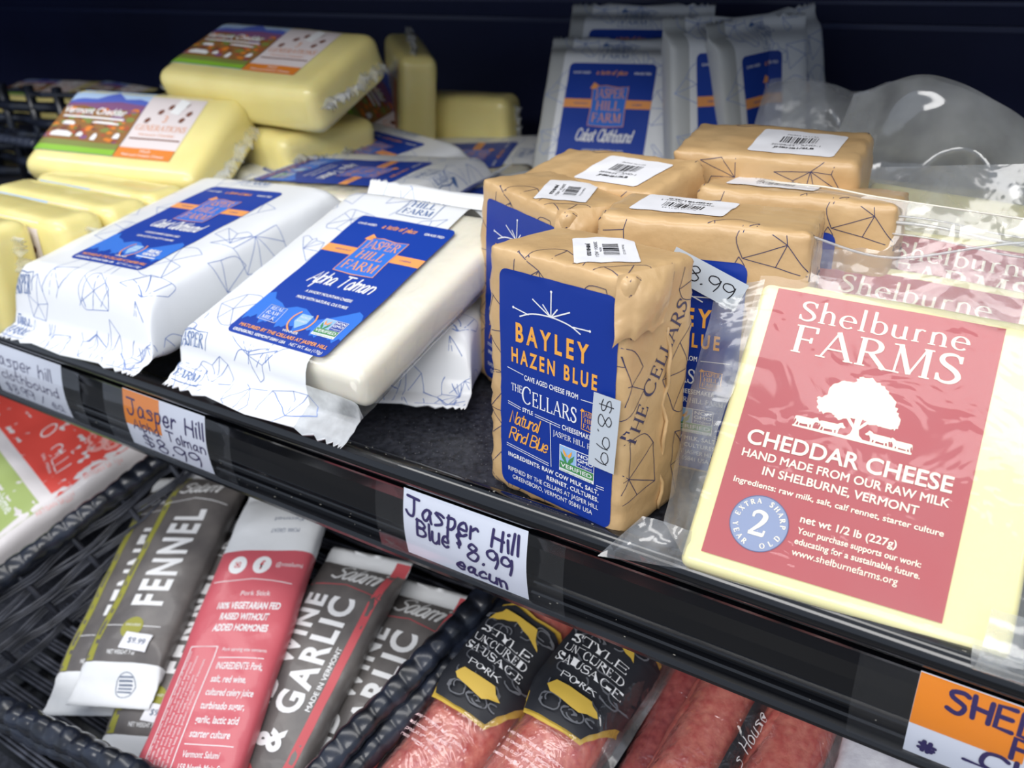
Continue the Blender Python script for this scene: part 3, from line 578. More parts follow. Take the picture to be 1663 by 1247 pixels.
def shelburne_label():
    a = Art(); a.rect(-42, -56.3, 42, 56.3, 0, 0)
    a.serif('Shelburne', 0, 44.2, 8.4, 1, width=62.5, fw=.86); a.serif('FARMS', 0, 30.2, 11.8, 1, width=62, fw=.95)
    # tree and cows over a strip of ground
    rg = random.Random(11); P = []
    ctrl = [(-15.5, 10), (-16, 13.5), (-13, 15.5), (-12, 20), (-8, 23), (-5, 22.5), (-3, 25.5), (1, 26.2), (4, 24.5), (7, 23), (10.5, 19.5), (12.5, 15), (14.8, 10), (13.5, 7.5), (9, 8), (5, 7.5), (2, 8.6), (-3, 8), (-7, 6.6), (-10, 8.6), (-13, 7.6)]
    for i in range(len(ctrl)):
        p, q = ctrl[i], ctrl[(i + 1) % len(ctrl)]
        for k in range(5):
            t = k / 5; j = .55 * rg.uniform(-1, 1); P.append((p[0] + (q[0] - p[0]) * t + j, p[1] + (q[1] - p[1]) * t + .55 * rg.uniform(-1, 1)))
    a.poly(P, 1, 1)
    a.poly([(-1.1, 9), (1.4, 9), (1.0, 5), (1.6, 2.4), (3.4, .9), (6, .2), (-6, .2), (-3.2, .9), (-1.6, 2.4), (-1.0, 5)], 1, 1)
    a.poly([(-4.6, 8.4), (-1, 4.4), (-.6, 5.4), (-3.4, 9)], 1, 1); a.poly([(4.6, 8.6), (1, 4.4), (.6, 5.4), (3.4, 9)], 1, 1)
    a.poly([(-22.5, .2), (20.5, -.4), (20.5, .5), (6, 1.0), (-6, 1.2), (-22.5, .9)], 1, 1)
    def cow(x, y, s, fl):
        pts = [(-3.6, 3.9), (2.2, 4.0), (3.0, 4.6), (3.9, 4.9), (4.3, 4.1), (5.2, 3.2), (4.6, 2.8), (3.6, 3.0), (3.0, 1.9), (2.9, 0), (2.3, 0), (2.1, 1.6), (1.6, 1.4), (1.7, 0), (1.2, 0), (.8, 1.3), (-1.6, 1.1), (-2.0, 1.2), (-2.1, 0), (-2.6, 0), (-2.5, 1.4), (-3.0, 1.6), (-3.5, 0), (-4.0, 0), (-3.5, 2), (-3.9, 3), (-4.4, 1.2), (-4.1, 3.6)]
        a.poly([(x + fl * px * s, y + py * s) for px, py in (pts if fl > 0 else pts)], 1, 2)
    cow(-18.0, .7, 1.0, 1); cow(-8.9, .8, 1.02, 1); cow(8.6, .4, .98, -1); cow(16.5, .0, .92, -1)
    a.text('CHEDDAR CHEESE', -.6, -10.8, 6.1, 1, width=73.5, bold=.018); a.text('HAND MADE FROM OUR RAW MILK', -.6, -16.2, 3.2, 1, width=74, bold=.018); a.text('IN SHELBURNE, VERMONT', -.6, -21.6, 3.2, 1, width=55.5, bold=.018)
    a.text('Ingredients: raw milk, salt, calf rennet, starter culture', -.6, -26.9, 2.2, 1, width=74.5, bold=.018)
    a.text('net wt 1/2 lb (227g)', -10.7, -35.5, 2.8, 1, align='L', width=33.5, bold=.018)
    a.text('Your purchase supports our work:', -10.7, -39.8, 2.3, 1, align='L', width=42.5, bold=.018); a.text('educating for a sustainable future.', -10.7, -43.8, 2.3, 1, align='L', width=43, bold=.018); a.text('www.shelburnefarms.org', -10.7, -48.1, 2.6, 1, align='L', width=36.5, bold=.008)
    cx, cy = -24.5, -40.2; a.circle(cx, cy, 10.6, 2, 1, 48); a.ring(cx, cy, 10.6, .3, 3, 2, 48); a.serif('2', cx, cy - 4.6, 9.2, 1, 2, width=7, fw=1.15)
    for t, a0, a1, top in (('EXTRA SHARP', 168, 6, 1), ('YEAR', 196, 246, 0), ('OLD', 292, 334, 0)):
        n = len(t)
        for i, ch in enumerate(t):
            an = a0 + (a1 - a0) * i / (n - 1); rr = 7.6 if top else 9.5
            if ch != ' ': a.serif(ch, cx + rr * math.cos(R(an)), cy + rr * math.sin(R(an)), 1.95, 1, 2, ang=an - 90 if top else an + 90, fw=1.7)
    return a
SM = [ink('brick_red', (178, 84, 88), .4), ink('cream', (246, 238, 216), .4), ink('slate_blue', (138, 152, 184), .4), ink('slate_dark', (90, 100, 140), .4)]

def generations_label():
    a = Art(); W_, H_ = 57.5, 30      # 0 white-grey 1 sky 2 mountain 3 purple 4 autumn red 5 orange 6 olive 7 white 8 green 9 lime 10 brown 11 text orange
    a.rect(-W_, -H_, W_, H_, 0, 0); a.rect(-W_, -H_, 12, H_, 1, 1)
    a.poly([(-W_, 17), (-45, 20), (-32, 20), (-17, 27), (-8, 21), (4, 22), (12, 20), (12, 5), (-W_, 5)], 2, 2)
    a.poly([(-W_, 15), (-30, 16), (-10, 18), (12, 16), (12, 0), (-W_, 0)], 3, 3); a.poly([(-W_, 11), (-40, 13), (-20, 9), (0, 11), (12, 9), (12, -24), (-W_, -24)], 6, 4)
    rg = random.Random(4)
    for i in range(120):
        x = rg.uniform(-52, 7); y = rg.uniform(-18, 11); s = rg.uniform(1, 3.4); m_ = rg.choice((4, 5, 6, 10, 5, 10, 8, 3))
        a.poly([(x + s * 1.5 * math.cos(R(k * 60)) * rg.uniform(.7, 1), y + s * .7 * math.sin(R(k * 60))) for k in range(6)], m_, 5 + (i % 3) * .3)
    for x, y, w_, h_ in ((-46, -6, 10, 3.5), (-50, -17, 18, 5), (-22, -3, 22, 2), (-15, -18, 4, 6), (2, -15, 5, 5), (-28, -16, 5, 4)): a.poly([(x, y), (x + w_, y), (x + w_, y + h_ * .6), (x + w_ * .7, y + h_), (x + w_ * .2, y + h_), (x, y + h_ * .6)], 7, 7)
    a.rect(-W_, -25, 12, -20, 8, 7); a.rect(-W_, -H_, 12, -25, 9, 7)
    a.text('Vermont Cheddar', -26, 5, 6, 7, 8, width=54, bold=.02); a.rect(-50, 1, 2, 2.6, 7, 8)
    a.rect(12, -H_, W_, -21, 5, 2); a.text('MILD', 35, -24.6, 2, 7, 3, width=8); a.text('Mild and Creamy Cheese', 35, -28, 2, 7, 3, width=34)
    a.serif('GENERATIONS', 35, -5, 5, 11, 2, width=41); a.text('Vermont Cheddar', 35, -9.5, 2, 11, 2, width=30); a.rect(15, -13.2, 56, -12, 10, 2); a.text('3', 34, 3, 6, 11, 2)
    for x, y in ((20, 4), (27, 12), (33, 17), (47, 6), (44, 20), (50, 12)): a.poly([(x - 2, y - 2), (x + 1, y - 2.5), (x + 2.5, y + .5), (x + 1, y + 2.5), (x - 1.5, y + 1)], 10, 2)
    a.poly([(34, 12), (42, 10), (46, 22), (37, 25)], 7, 3)
    return a
GM = [ink('label_lilac', (226, 216, 216)), ink('photo_sky', (178, 204, 236)), ink('photo_mountain', (86, 104, 190)), ink('photo_violet', (132, 88, 130)), ink('photo_red', (178, 82, 58)), ink('photo_orange', (222, 130, 48)), ink('photo_olive', (146, 104, 58)), I_white, ink('photo_green', (128, 138, 70)), ink('photo_lime', (138, 190, 60)), ink('photo_brown', (120, 72, 56)), ink('text_peach', (226, 160, 120))]

# ------------------------------------------------------------------ WRAPPED WHITE PACKS
def pouch_bm(hw, y0, y1, T, seal0, seal1, zc, clear_x=None, ny=64, drop0=0, amp=.0006, o=0, cx=0, pw=.32, serr=.0012, lift1=0, mats=(0, 1, 1), taper=.012):
    """pillow pack: full thickness T between the seals, flat crimped seal at each end, top face at z=0"""
    bm = bmesh.new(); L = y1 - y0; na = 56; rows = []
    ys = [y0 + L * i / ny for i in range(ny + 1)]
    def env(y):
        a = min(1, max(0, (y - y0 - seal0) / taper)); b = min(1, max(0, (y1 - seal1 - y) / taper)); t = min(a, b); return math.sin(t * PI / 2) ** .7
    for j, y in enumerate(ys):
        e = env(y); t = max(T * e, .0005); w_ = hw * (1 + .03 * (1 - e)); zmid = -T / 2 if e > 0 else zc
        base = zc + (-T / 2 - zc) * e
        if y < y0 + seal0 + .004: base -= drop0 * ((y0 + seal0 + .004 - y) / (seal0 + .004)) ** 1.3
        if y > y1 - seal1: base += lift1 * ((y - y1 + seal1) / max(seal1, 1e-6))
        row = []
        for i in range(na):
            an = 2 * PI * i / na; c, s = math.cos(an), math.sin(an)
            x = cx + w_ * math.copysign(abs(c) ** pw, c); z = base + t / 2 * math.copysign(abs(s) ** pw, s)
            yy = y
            if j in (0, ny): yy += serr * (1 if (i % 2) else -1)
            p = Vector((x, yy, z)); k = nz(p, 45, o) * amp + (abs(nz(p, 160, o)) * amp * (1.2 if e < 1 else .25))
            if e < .02: p.z += .00035 * math.sin(y * 3200)
            p += Vector((c, 0, s)).normalized() * k
            row.append(bm.verts.new(p))
        rows.append(row)
    for j in range(ny):
        for i in range(na):
            f = bm.faces.new((rows[j][i], rows[j][(i + 1) % na], rows[j + 1][(i + 1) % na], rows[j + 1][i]))
            c_ = f.calc_center_median(); e = env(c_.y)
            if clear_x is None: f.material_index = mats[0]
            else:
                cl = c_.x > clear_x + .004 * nz((0, c_.y, 0), 40, o)
                f.material_index = mats[1] if cl else mats[0]
    for row in (rows[0], rows[-1]):
        for i in range(na // 2 - 1):
            a_, b_, c_, d_ = row[i], row[i + 1], row[-(i + 2)], row[-(i + 1)]
            if len({a_, b_, c_, d_}) == 4:
                try: bm.faces.new((a_, b_, c_, d_))
                except ValueError: pass
    return bm
def jasper_pack(label, mtx, name_art, clear_x, hw, y0, y1, T, s0, s1, zc, drop, cx, seed, taper=.012, logo=True, lift=0):
    rt = rootobj('cheese_pack', label, 'cheese pack', mtx, (0, 0, -T), 'white packs of wrapped cheese'); L = sh(rt)
    if clear_x is not None:
        finish('cheese', rbox((cx + .0005, (y0 + s0 + y1 - s1) / 2, -T / 2 - .0004), hw * 2 - .0045, (y1 - s1) - (y0 + s0) - .020, T - .0034, .007, .006, crumple(.0004, 60, seed)), M_cheesew, rt, loc=L)
    bm = pouch_bm(hw, y0, y1, T, s0, s1, zc, clear_x, drop0=drop, cx=cx, o=seed, taper=taper, lift1=lift); bmesh.ops.recalc_face_normals(bm, faces=bm.faces)
    for f_ in bm.faces:
        if f_.material_index == 1 and f_.calc_center_median().y < y0 + s0 + .003: f_.material_index = 2
    bv = bvh_of(bm); f = finish('wrapper', bm, [M_paperw, M_filmt, film('seal_skirt', .75, bump=.1, gloss=.02, rough=.3)], rt, loc=L)
    xr = (clear_x if clear_x is not None else cx + hw) * 1000; xl = (cx - hw) * 1000
    a = Art(); stars(a, xl - 3, y0 * 1000, xr, y1 * 1000, 19, 0, .34, seed)
    # keep the pattern off the clear part
    a.p = [q for q in a.p if max(v[0] for v in q[0]) < xr - 1]
    if logo:
        hill_logo(a, -14, 62, 12, 84, 1, 0, 1, z=2, bg=False, lw=.45); hill_logo(a, xl - 2, -96 if y0 < -.09 else -80, xl + 22, -72 if y0 < -.09 else -60, 1, 0, 1, z=2, bg=False, lw=.45)
    absorb(f, a.build('printed_pattern', [I_line, ink('logo_blue', (84, 116, 170))], f, onto(bv, clip=True), grid=3))
    if True:
        b = Art(); stars(b, y0 * 1000, -T * 1000, y1 * 1000, 0, 20, 0, .34, seed + 9)
        if clear_x is None: absorb(f, b.build('side_pattern', [I_line], f, onto(bv, (cx + hw, 0, 0), (0, 1, 0), (-.4, 0, 1), clip=True), grid=3))
        c = Art(); stars(c, xl, -T * 1000, xr, 0, 18, 0, .34, seed + 19); absorb(f, c.build('end_pattern', [I_line], f, onto(bv, (0, y0 + s0, 0), (1, 0, 0), (0, .4, 1), clip=True), grid=3))
    name_art.build('label', JM, rt, onto(bv), grid=5, loc=L)
    return rt
A_alpha = jasper_label('Alpha Tolman', 'A SAVORY MOUNTAIN CHEESE', 'MADE WITH NATURAL CULTURES')
A_cabot = jasper_label('Cabot Clothbound', 'A BANDAGE WRAPPED CHEDDAR CHEESE', 'WITH NOTES OF NUTTY CARAMEL', real=False)
alpha = jasper_pack('white pack with ivory cheese bare along its right side, its end over the rail', M(16.8, -.6, -1.8, -.1598, .0573, .0699), A_alpha, .024, .0635, -.084, .102, .027, .0145, .014, -.019, .004, -.0035, 3, lift=.012)
cabot = jasper_pack('fully wrapped white pack with blue label, at the shelf edge beside the yellow blocks', M(8.5, -3.0, -1.5, -.305, .070, .0765), A_cabot, None, .067, -.098, .100, .044, .014, .014, -.034, .003, -.005, 7, taper=.018)
def flatcopy(src, lab, *mm): return copy_thing(src, M(*mm), lab)
flatcopy(cabot, 'white patterned pack lying on the deck underneath the large ivory-sided pack', -1, 0, 21, -.180, .125, .048)
flatcopy(cabot, 'white pack behind the front Clothbound pack, thin blue strip of its label showing', 9, 0, -2, -.318, .155, .088) if 0 else None
flatcopy(alpha, 'white pack lying crosswise just behind the two front white packs, blue label seen edge-on', 2, 0, -82, -.300, .212, .078)
flatcopy(cabot, 'flat white pack behind the crosswise one, next to the pile of cheddar blocks', 6, 2, -14, -.345, .262, .074)
flatcopy(alpha, 'film wrapped ivory pack lying at the back behind the other flat packs', 2, 4, -70, -.310, .350, .060)
flatcopy(cabot, 'white pack peeping out left of the rear tan packets', 3, 2, -40, -.175, .235, .066)
def standing():
    rt = rootobj('cheese_pack', 'white pack leaning at the back with its whole blue label in view', 'cheese pack', M(57, .5, 13, -.170, .368, .087), (0, -.08, -.02), 'white packs of wrapped cheese'); L = sh(rt)
    finish('cheese', rbox((.003, -.012, -.011), .096, .135, .018, .006, .006, crumple(.0004, 60, 5)), M_cheesew, rt, loc=L)
    bm = pouch_bm(.057, -.098, .082, .022, .010, .010, -.011, None, cx=.003, o=11, taper=.012); bmesh.ops.recalc_face_normals(bm, faces=bm.faces)
    for f in bm.faces:
        if f.calc_center_median().x < -.040: f.material_index = 1
    bv = bvh_of(bm); f = finish('wrapper', bm, [M_paperw, mat('grey_film_edge', (186, 188, 186), .35, coat=.3)], rt, loc=L)
    a = Art(); stars(a, -38, -90, 60, 80, 17, 0, .4, 31); hill_logo(a, -12, 58, 14, 76, 1, 0, 1, z=2, bg=False, lw=.45)
    absorb(f, a.build('printed_pattern', [I_line, ink('logo_blue', (84, 116, 170))], f, onto(bv, clip=True), grid=3))
    A_cabot.build('label', JM, rt, onto(bv), grid=5, loc=L); return rt
STD = standing()
copy_thing(STD, M(60, .5, 12, -.172, .404, .107), 'white pack directly behind the nearest leaning one, standing higher than it')
copy_thing(STD, M(78, 2, 50, -.068, .392, .091), 'white leaning pack turned sideways, right half of its blue label in view')
copy_thing(STD, M(80, -3, 68, -.048, .424, .090), 'white pack farthest right of the leaning ones, label edge-on')

# ------------------------------------------------------------------ TAN PAPER PACKETS
def tan_disp(seed, w, h):
    def f(p, n):
        inl = abs(p.x) < .030 and abs(p.y) < .049 and n.z > .5
        k = .15 if inl else 1.0
        v = nz(p, 30, seed) * .0010 + abs(nz(p, 95, seed + 2)) * .0010 - .0003
        edge = 1 - max(abs(n.x), abs(n.y), abs(n.z))
        v += edge * 3.0 * (abs(nz(p, 190, seed + 4)) - .15) * .0020
        return p + n * v * k
    return f
M_stick = mat('sticker_white', (238, 238, 242), .45, .4); M_price = mat('price_sticker_grey', (196, 204, 212), .35, .4, coat=.3)
def barcode_art(code='20/09/24 - AND-1', top='JHBHB1/2LB', k=1):
    a = Art(); a.rrect(-21, -15, 21, 15, 2, 0, 0); rg = random.Random(9); x = -9
    while x < 9:
        wd = rg.choice((.25, .25, .5, .75)); a.rect(x, -1, x + wd, 6.5, 1, 1); x += wd + rg.choice((.3, .5, .8))
    a.text(code, 0, -5, 1.7, 1, 1, width=24); a.text(top, 0, -8.6, 1.8, 1, 1, width=20, bold=.03); a.text('Packed 10.11.23', 0, 8.2, 1.2, 1, 1, width=15); a.text('10276', 0, -2.6, 1.0, 1, 1, width=6)
    a.p = [([(x * k, y * k) for x, y in V], Fc, mi, z) for V, Fc, mi, z in a.p]; return a
def price_art():
    a = Art(); a.rect(-6.5, -16.2, 6.5, 16.2, 0, 0); a.hand('$8.99', -3.0, 14.5, 6.2, .42, 1, z=1, ang=-90, width=28); return a
def tan_packet(label, mtx, seed, stick_rot, stick_pos, fold=True, w_=.073, h_=.112, d_=.046, cx=-.002, cy=.002):
    rt = rootobj('cheese_packet', label, 'cheese packet', mtx, (cx, cy - h_ / 2, -d_ / 2), 'tan paper packets of blue cheese'); L = sh(rt)
    bm = rbox((cx, cy, -d_ / 2 - .0005), w_, h_, d_, .0050, .0028, tan_disp(seed, w_, h_)); bmesh.ops.recalc_face_normals(bm, faces=bm.faces); bv = bvh_of(bm)
    f = finish('paper_wrap', bm, M_tan, rt, loc=L)
    a = Art(); stars(a, -40, -58, 46, 60, 20, 0, .33, seed + 1); absorb(f, a.build('printed_pattern', [I_lineb], f, onto(bv, clip=True), grid=3))
    a = Art(); stars(a, -40, -50, 46, 4, 20, 0, .33, seed + 2); absorb(f, a.build('top_pattern', [I_lineb], f, onto(bv, (0, cy + h_ / 2, 0), (1, 0, 0), (0, 0, -1), clip=True), grid=3))
    a = Art(); stars(a, -50, -56, 4, 56, 14, 0, .33, seed + 3); a.serif('THE CELLARS', -8, 8, 9.5, 0, 1, width=66, ang=62, small=.85)
    absorb(f, a.build('side_pattern', [I_lineb], f, onto(bv, (cx + w_ / 2, 0, 0), (0, 0, -1), (0, 1, 0), clip=True), grid=3)) if 0 else None
    a = Art(); stars(a, 2, -54, 50, 56, 20, 0, .33, seed + 3); a.serif('THE CELLARS', 8, -14, 9, 0, 1, align='L', width=62, ang=58, small=.85)
    absorb(f, a.build('side_pattern', [I_lineb], f, onto(bv, (cx + w_ / 2, 0, 0), (0, 0, -1), (0, 1, 0), clip=True), grid=3))
    bayley_label().build('label', BM, rt, onto(bv), grid=4, loc=L)
    ca, sa = math.cos(R(stick_rot)), math.sin(R(stick_rot))
    barcode_art(k=.84 if fold else 1).build('barcode_sticker', [M_stick, I_black], rt, onto(bv, (stick_pos[0], cy + h_ / 2, stick_pos[1]), (ca, 0, sa), (sa, 0, -ca), lift=1.6), grid=2.5, loc=L)
    if not fold:
        a = Art(); stars(a, -50, -56, 50, 62, 20, 0, .33, seed + 8); absorb(f, a.build('back_pattern', [I_lineb], f, onto(bv, (cx, 0, -d_), (-1, 0, 0), (0, 1, 0), clip=True), grid=3))
        return rt
    # gathered paper corner at the top right and a folded seam down the side
    bm = sheet((.0320, .0320, .0035), (.0385, .0350, -.020), (.0370, .0585, -.026), (.0290, .0580, -.0005), 26, 26, .0004, 90, seed, .0050,
               lambda p, u, v: p + Vector((.0008 * math.sin(v * 7 + u * 4) * (1 - v), .0022 * abs(math.sin(u * 8)) * (1 - v) ** 2, .0018 * (1 - v) * abs(math.sin(u * 9 + 1)))))
    finish('folded_corner', bm, M_tan, rt, loc=L)
    bm = tube([(cx + w_ / 2 + .0004 + .001 * math.sin(i * .9), cy - h_ / 2 + .004 + i * (h_ - .03) / 20, -d_ * .62 + .0012 * math.sin(i * 1.7)) for i in range(21)], .0009, 6)
    finish('folded_seam', bm, M_tan, rt, loc=L)
    return rt
BAY = tan_packet('tan paper packet with full blue label, frontmost at the rail', M(86.6, -1.1, -10.6, -.0057, .0111, .0600), 5, 49, (.005, -.0240))
price_art().build('price_sticker', [M_price, I_black], BAY, flat((.0276, -.0055, .0022), (1, 0, .0), (0.06, 1, 0)), loc=sh(BAY))
def tc(lab, *mm, skip=('price_sticker',)): return copy_thing(BAY, M(*mm), lab, skip=skip)
lb = tc('tan packet left behind the frontmost one, its label turned left', 87, 2, -24, -.0715, .0865, .060)
rb = tan_packet('tan packet right behind the frontmost one, $8.99 sticker over its blue label', M(87, 0, 8, .0180, .0720, .0550), 17, 183, (-.004, -.026), False, w_=.092, h_=.120, cx=.009, cy=.0055)
def tc(lab, *mm): return copy_thing(rb, M(*mm), lab, skip=('price_sticker',))
RB = rb
a = Art(); a.rect(-17, -6.5, 17, 6.5, 0, 0); a.hand('$8.99', -14, -3, 6.2, .5, 1, z=1, width=27)
a.build('price_sticker', [M_price, I_black], rb, flat((.014, .0425, .0030), (1, -.42, 0), (.42, 1, 0)), loc=sh(rb))
tc('tan packet at the right of the third row, barcode sticker under the clear pouch', 84, 0, 4, .038, .130, .0545)
tc('tan packet in the middle back row, seen from its unlabelled back', 80, 3, 168, -.034, .178, .060)
tc('tan packet lying highest at the back right, in front of the leaning white packs', 82, 0, 184, .026, .222, .070)

# ------------------------------------------------------------------ SLABS IN CLEAR POUCHES
def shel_pack(label, mtx, seed):
    rt = rootobj('cheddar_slab', label, 'cheese slab', mtx, (.004, -.062, -.009), 'vacuum packed cheddar slabs'); L = sh(rt)
    cx, cy, w_, h_, d_ = .0075, -.001, .113, .124, .017
    bm = rbox((cx, cy, -d_ / 2 - .0006), w_, h_, d_, .0034, .005, crumple(.0003, 35, seed)); bv = bvh_of(bm)
    finish('cheese', bm, M_cheeses, rt, loc=L)
    SHL.build('label', SM, rt, onto(bv, lift=1.8), grid=4, loc=L)
    return rt
SHL = shelburne_label()
S1 = shel_pack('pale yellow slab with whole red tree-and-cows label, frontmost at the right', M(43, 3, 6.1, .1051, .0432, .0560), 3)
def filmpart(rt, name, mtl, *c, **kw):
    o = finish(name, sheet(*c, **kw), mtl, rt, loc=sh(rt)); return o
filmpart(S1, 'pouch_front', M_filmt, (-.050, -.064, .0020), (.066, -.064, .0020), (.066, .064, .0020), (-.050, .064, .0020), nx=60, ny=60, amp=.00018, s=30, o=2)
filmpart(S1, 'pouch_left_flap', M_filmd, (-.062, -.048, -.012), (-.048, -.060, .000), (-.048, .062, .001), (-.068, .055, -.004), nx=16, ny=40, amp=.0012, s=40, o=4, bulge=.003)
filmpart(S1, 'pouch_corner', M_filmd, (-.080, -.070, -.002), (-.046, -.064, -.004), (-.047, -.050, .001), (-.066, -.050, .004), nx=20, ny=14, amp=.002, s=70, o=9, bulge=.005)
filmpart(S1, 'pouch_right_flap', M_film, (.063, -.064, .0), (.088, -.058, -.006), (.088, .066, -.006), (.063, .062, .001), nx=12, ny=36, amp=.0012, s=40, o=12, bulge=.004)
def curl(p, u, v):
    an = v * PI * 1.25; rr = .013; return Vector((p.x, -.060 - rr * math.sin(an) * .8 + v * .004, .002 + rr * (1 - math.cos(an)) * .45))
filmpart(S1, 'pouch_curl', M_filmd, (.052, -.064, 0), (.088, -.060, 0), (.090, -.080, 0), (.054, -.082, 0), nx=16, ny=18, amp=.001, s=60, fn=curl)
def sc2(lab, *mm, skip=()): return copy_thing(S1, M(*mm), lab, skip=('pouch_curl', 'pouch_corner', 'pouch_left_flap') + skip)
S2 = sc2('pale slab directly behind the front one, top of its red label under film', 45, 3, 3, .1047, .0999, .0480)
S3 = sc2('cheddar slab third from the front, zip edge of its pouch standing above it', 47, 3, 5, .118, .150, .050)
S4 = sc2('cheddar slab fourth from the front, greenish yellow behind its pouch', 42, 3, 0, .105, .200, .060, skip=('label',))
def loc(rt, *pts):
    bpy.context.view_layer.update(); i_ = rt.matrix_world.inverted(); b_ = Vector(rt['base']); return [i_ @ Vector(p) + b_ for p in pts]
def world_sheet(rt, name, mtl, pts, **kw): return finish(name, sheet(*loc(rt, *pts), **kw), mtl, rt, loc=sh(rt))
def dip(p, u, v): return p + Vector((0, -.012 * v * math.exp(-((u - .52) / .22) ** 2), 0))
world_sheet(S1, 'pouch_top_flap', M_film, [(.054, .083, .098), (.165, .088, .092), (.170, .092, .128), (.022, .096, .116)], nx=70, ny=20, amp=.0012, s=30, o=6, fn=dip)
bm = tube([q + Vector((0, -.012 * math.exp(-((t / 30 - .52) / .22) ** 2), 0)) for t in range(31) for q in loc(S1, Vector((.022, .096, .116)).lerp(Vector((.170, .092, .128)), t / 30))], .0006, 6)
finish('pouch_edge', bm, film('zip_plastic', .35, bump=.05, gloss=.15, rough=.1), S1, loc=sh(S1))
world_sheet(S3, 'pouch_mouth', M_film, [(.040, .125, .080), (.175, .128, .080), (.170, .142, .118), (.028, .154, .120)], nx=70, ny=20, amp=.0012, s=30, o=25)
for k, r_ in ((.006, .0005), (.0085, .0009), (.013, .0005)):
    bm = tube(loc(S3, *[Vector((.028, .1535 - k * .5, .120 - k)).lerp(Vector((.170, .1415 - k * .5, .118 - k)), t / 24) + Vector((0, 0, .0008 * math.sin(t * .6))) for t in range(25)]), r_, 6)
    finish('zip_ridge', bm, MATS['zip_plastic'], S3, loc=sh(S3))
bm = tube(loc(S3, *[Vector((.028, .154, .120)).lerp(Vector((.170, .142, .118)), t / 24) + Vector((0, 0, .0012 * math.exp(-((t - 5) / 2.5) ** 2))) for t in range(25)]), .0005, 6)
finish('pouch_edge', bm, mat('pouch_edge_cream', (226, 220, 204), .35, coat=.5), S3, loc=sh(S3))
world_sheet(S4, 'pouch_front', M_filmd, [(.050, .190, .060), (.170, .190, .060), (.160, .236, .124), (.058, .205, .118)], nx=60, ny=20, amp=.0012, s=30, o=45, bulge=-.004)

# loose clear bags at the back right
def bag_fn(cx_, z_, amp, o):
    def f(p, u, v):
        p = p + Vector((0, 0, cx_ * v * math.sin(PI * min(1, u * 1.25 + .12)) ** .8))
        return p + Vector((0, amp * (abs(nz(p, 28, o)) - .2) * 2 - .018 * math.sin(PI * v), amp * nz(p, 22, o + 3)))
    return f
def loose_bag(label, a_, b_, c_, d_, o, depth, mtl, cheese=None, arch=.024):
    base = (Vector(a_) + Vector(b_)) / 2
    rt = rootobj('clear_bag', label, 'clear bag', Matrix.Translation(base)); sub = lambda q, dy=0: Vector(q) - base + Vector((0, dy, 0))
    finish('bag_front', sheet(sub(a_), sub(b_), sub(c_), sub(d_), 70, 44, .003, 22, o, 0, bag_fn(arch, 0, .006, o)), mtl, rt)
    finish('bag_back', sheet(sub(a_, depth), sub(b_, depth), sub(c_, .004), sub(d_, .004), 60, 36, .003, 24, o + 8, 0, bag_fn(arch, 0, .002, o)), M_filmd, rt)
    if cheese:
        bm = rbox(sub(cheese[0]), *cheese[1], .008, .008, crumple(.001, 30, o)); finish('cheese', bm, M_cheeses, rt)
    return rt
M_bag = film('loose_bag_film', .5, bscale=12, bump=.8, rough=.10, gloss=.12)
loose_bag('large crinkled clear bag standing highest at the back right over the slabs', (.022, .285, .070), (.20, .285, .070), (.175, .300, .112), (.030, .300, .128), 4, .07, M_bag, ((.09, .300, .060), (.15, .05, .05)))
def top_arch(o_):
    me = o_.data
loose_bag('small crumpled clear bag beside the leaning white packs at the back', (-.030, .330, .05), (.035, .330, .05), (.035, .370, .125), (-.040, .355, .130), 13, .04, M_bag, ((.003, .36, .055), (.05, .03, .06)), .008)

# ------------------------------------------------------------------ CHEDDAR BLOCKS
GLB = generations_label()
def cheddar(label, mtx):
    rt = rootobj('cheddar_block', label, 'cheese block', mtx, (.010, -.006, -.034), 'film wrapped cheddar blocks'); L = sh(rt)
    bm = rbox((.0105, -.006, -.017), .142, .078, .034, .009, .005, crumple(.0007, 30, 4)); bv = bvh_of(bm)
    finish('cheese', bm, M_cheesey, rt, loc=L); GLB.build('label', GM, rt, onto(bv), grid=5, loc=L)
    for sx in (-1, 1):
        x = .0105 + sx * .0705
        b2 = sheet((x, -.040, -.014), (x, .026, -.018), (x + sx * .0075, .024, -.022), (x + sx * .0075, -.038, -.016), 60, 6, .0022, 160, 7, fn=lambda p, u, v: p + Vector((.002 * nz((u, v, 0), 30, 2) * v, 0, v * .0035 * math.sin(u * 95 + 3 * math.sin(u * 20)))))
        finish('wrapper_end', b2, M_crimp, rt, loc=L)
    return rt
SC_ = Matrix.Scale(1.16, 4)
GA = cheddar('yellow cheddar block with landscape photo label, lying on the row of blocks at left', M(32.3, 1.6, 11.4, -.485, .166, .107) @ SC_)
def gc(lab, *mm, big=True): return copy_thing(GA, M(*mm) @ (SC_ if big else Matrix()), lab)
gc('yellow cheddar block with photo label, topmost of the pile behind', 21.2, 2.2, 2.2, -.420, .256, .155)
gc('yellow cheddar block directly under the topmost labelled block', 2, 4, -14, -.440, .285, .1035)
gc('cheddar block lowest of the pile, under two others', 0, 0, -10, -.400, .310, .052)
gc('cheddar block leaning at a slant beside the pile', 34, 58, 16, -.392, .360, .095, big=False)
gc('cheddar block standing on end behind the pile, pale label facing left', 78, -78, -28, -.400, .385, .066, big=False)
gc('cheddar block in the dark at the back, right of the standing one', 88, 0, 186, -.352, .440, .066, big=False)
for y, dx, lab in ((.102, .010, 'farthest back in the standing row at left'), (.0672, .013, 'second from the back in the standing row at left'), (.0325, .011, 'third from the back in the standing row, beside the brown label'), (-.0025, -.014, 'frontmost in the standing row, at the left picture edge')):
    gc('yellow cheddar block ' + lab, 90, 0, 0, -.4685 + dx, y, .0445, big=False)

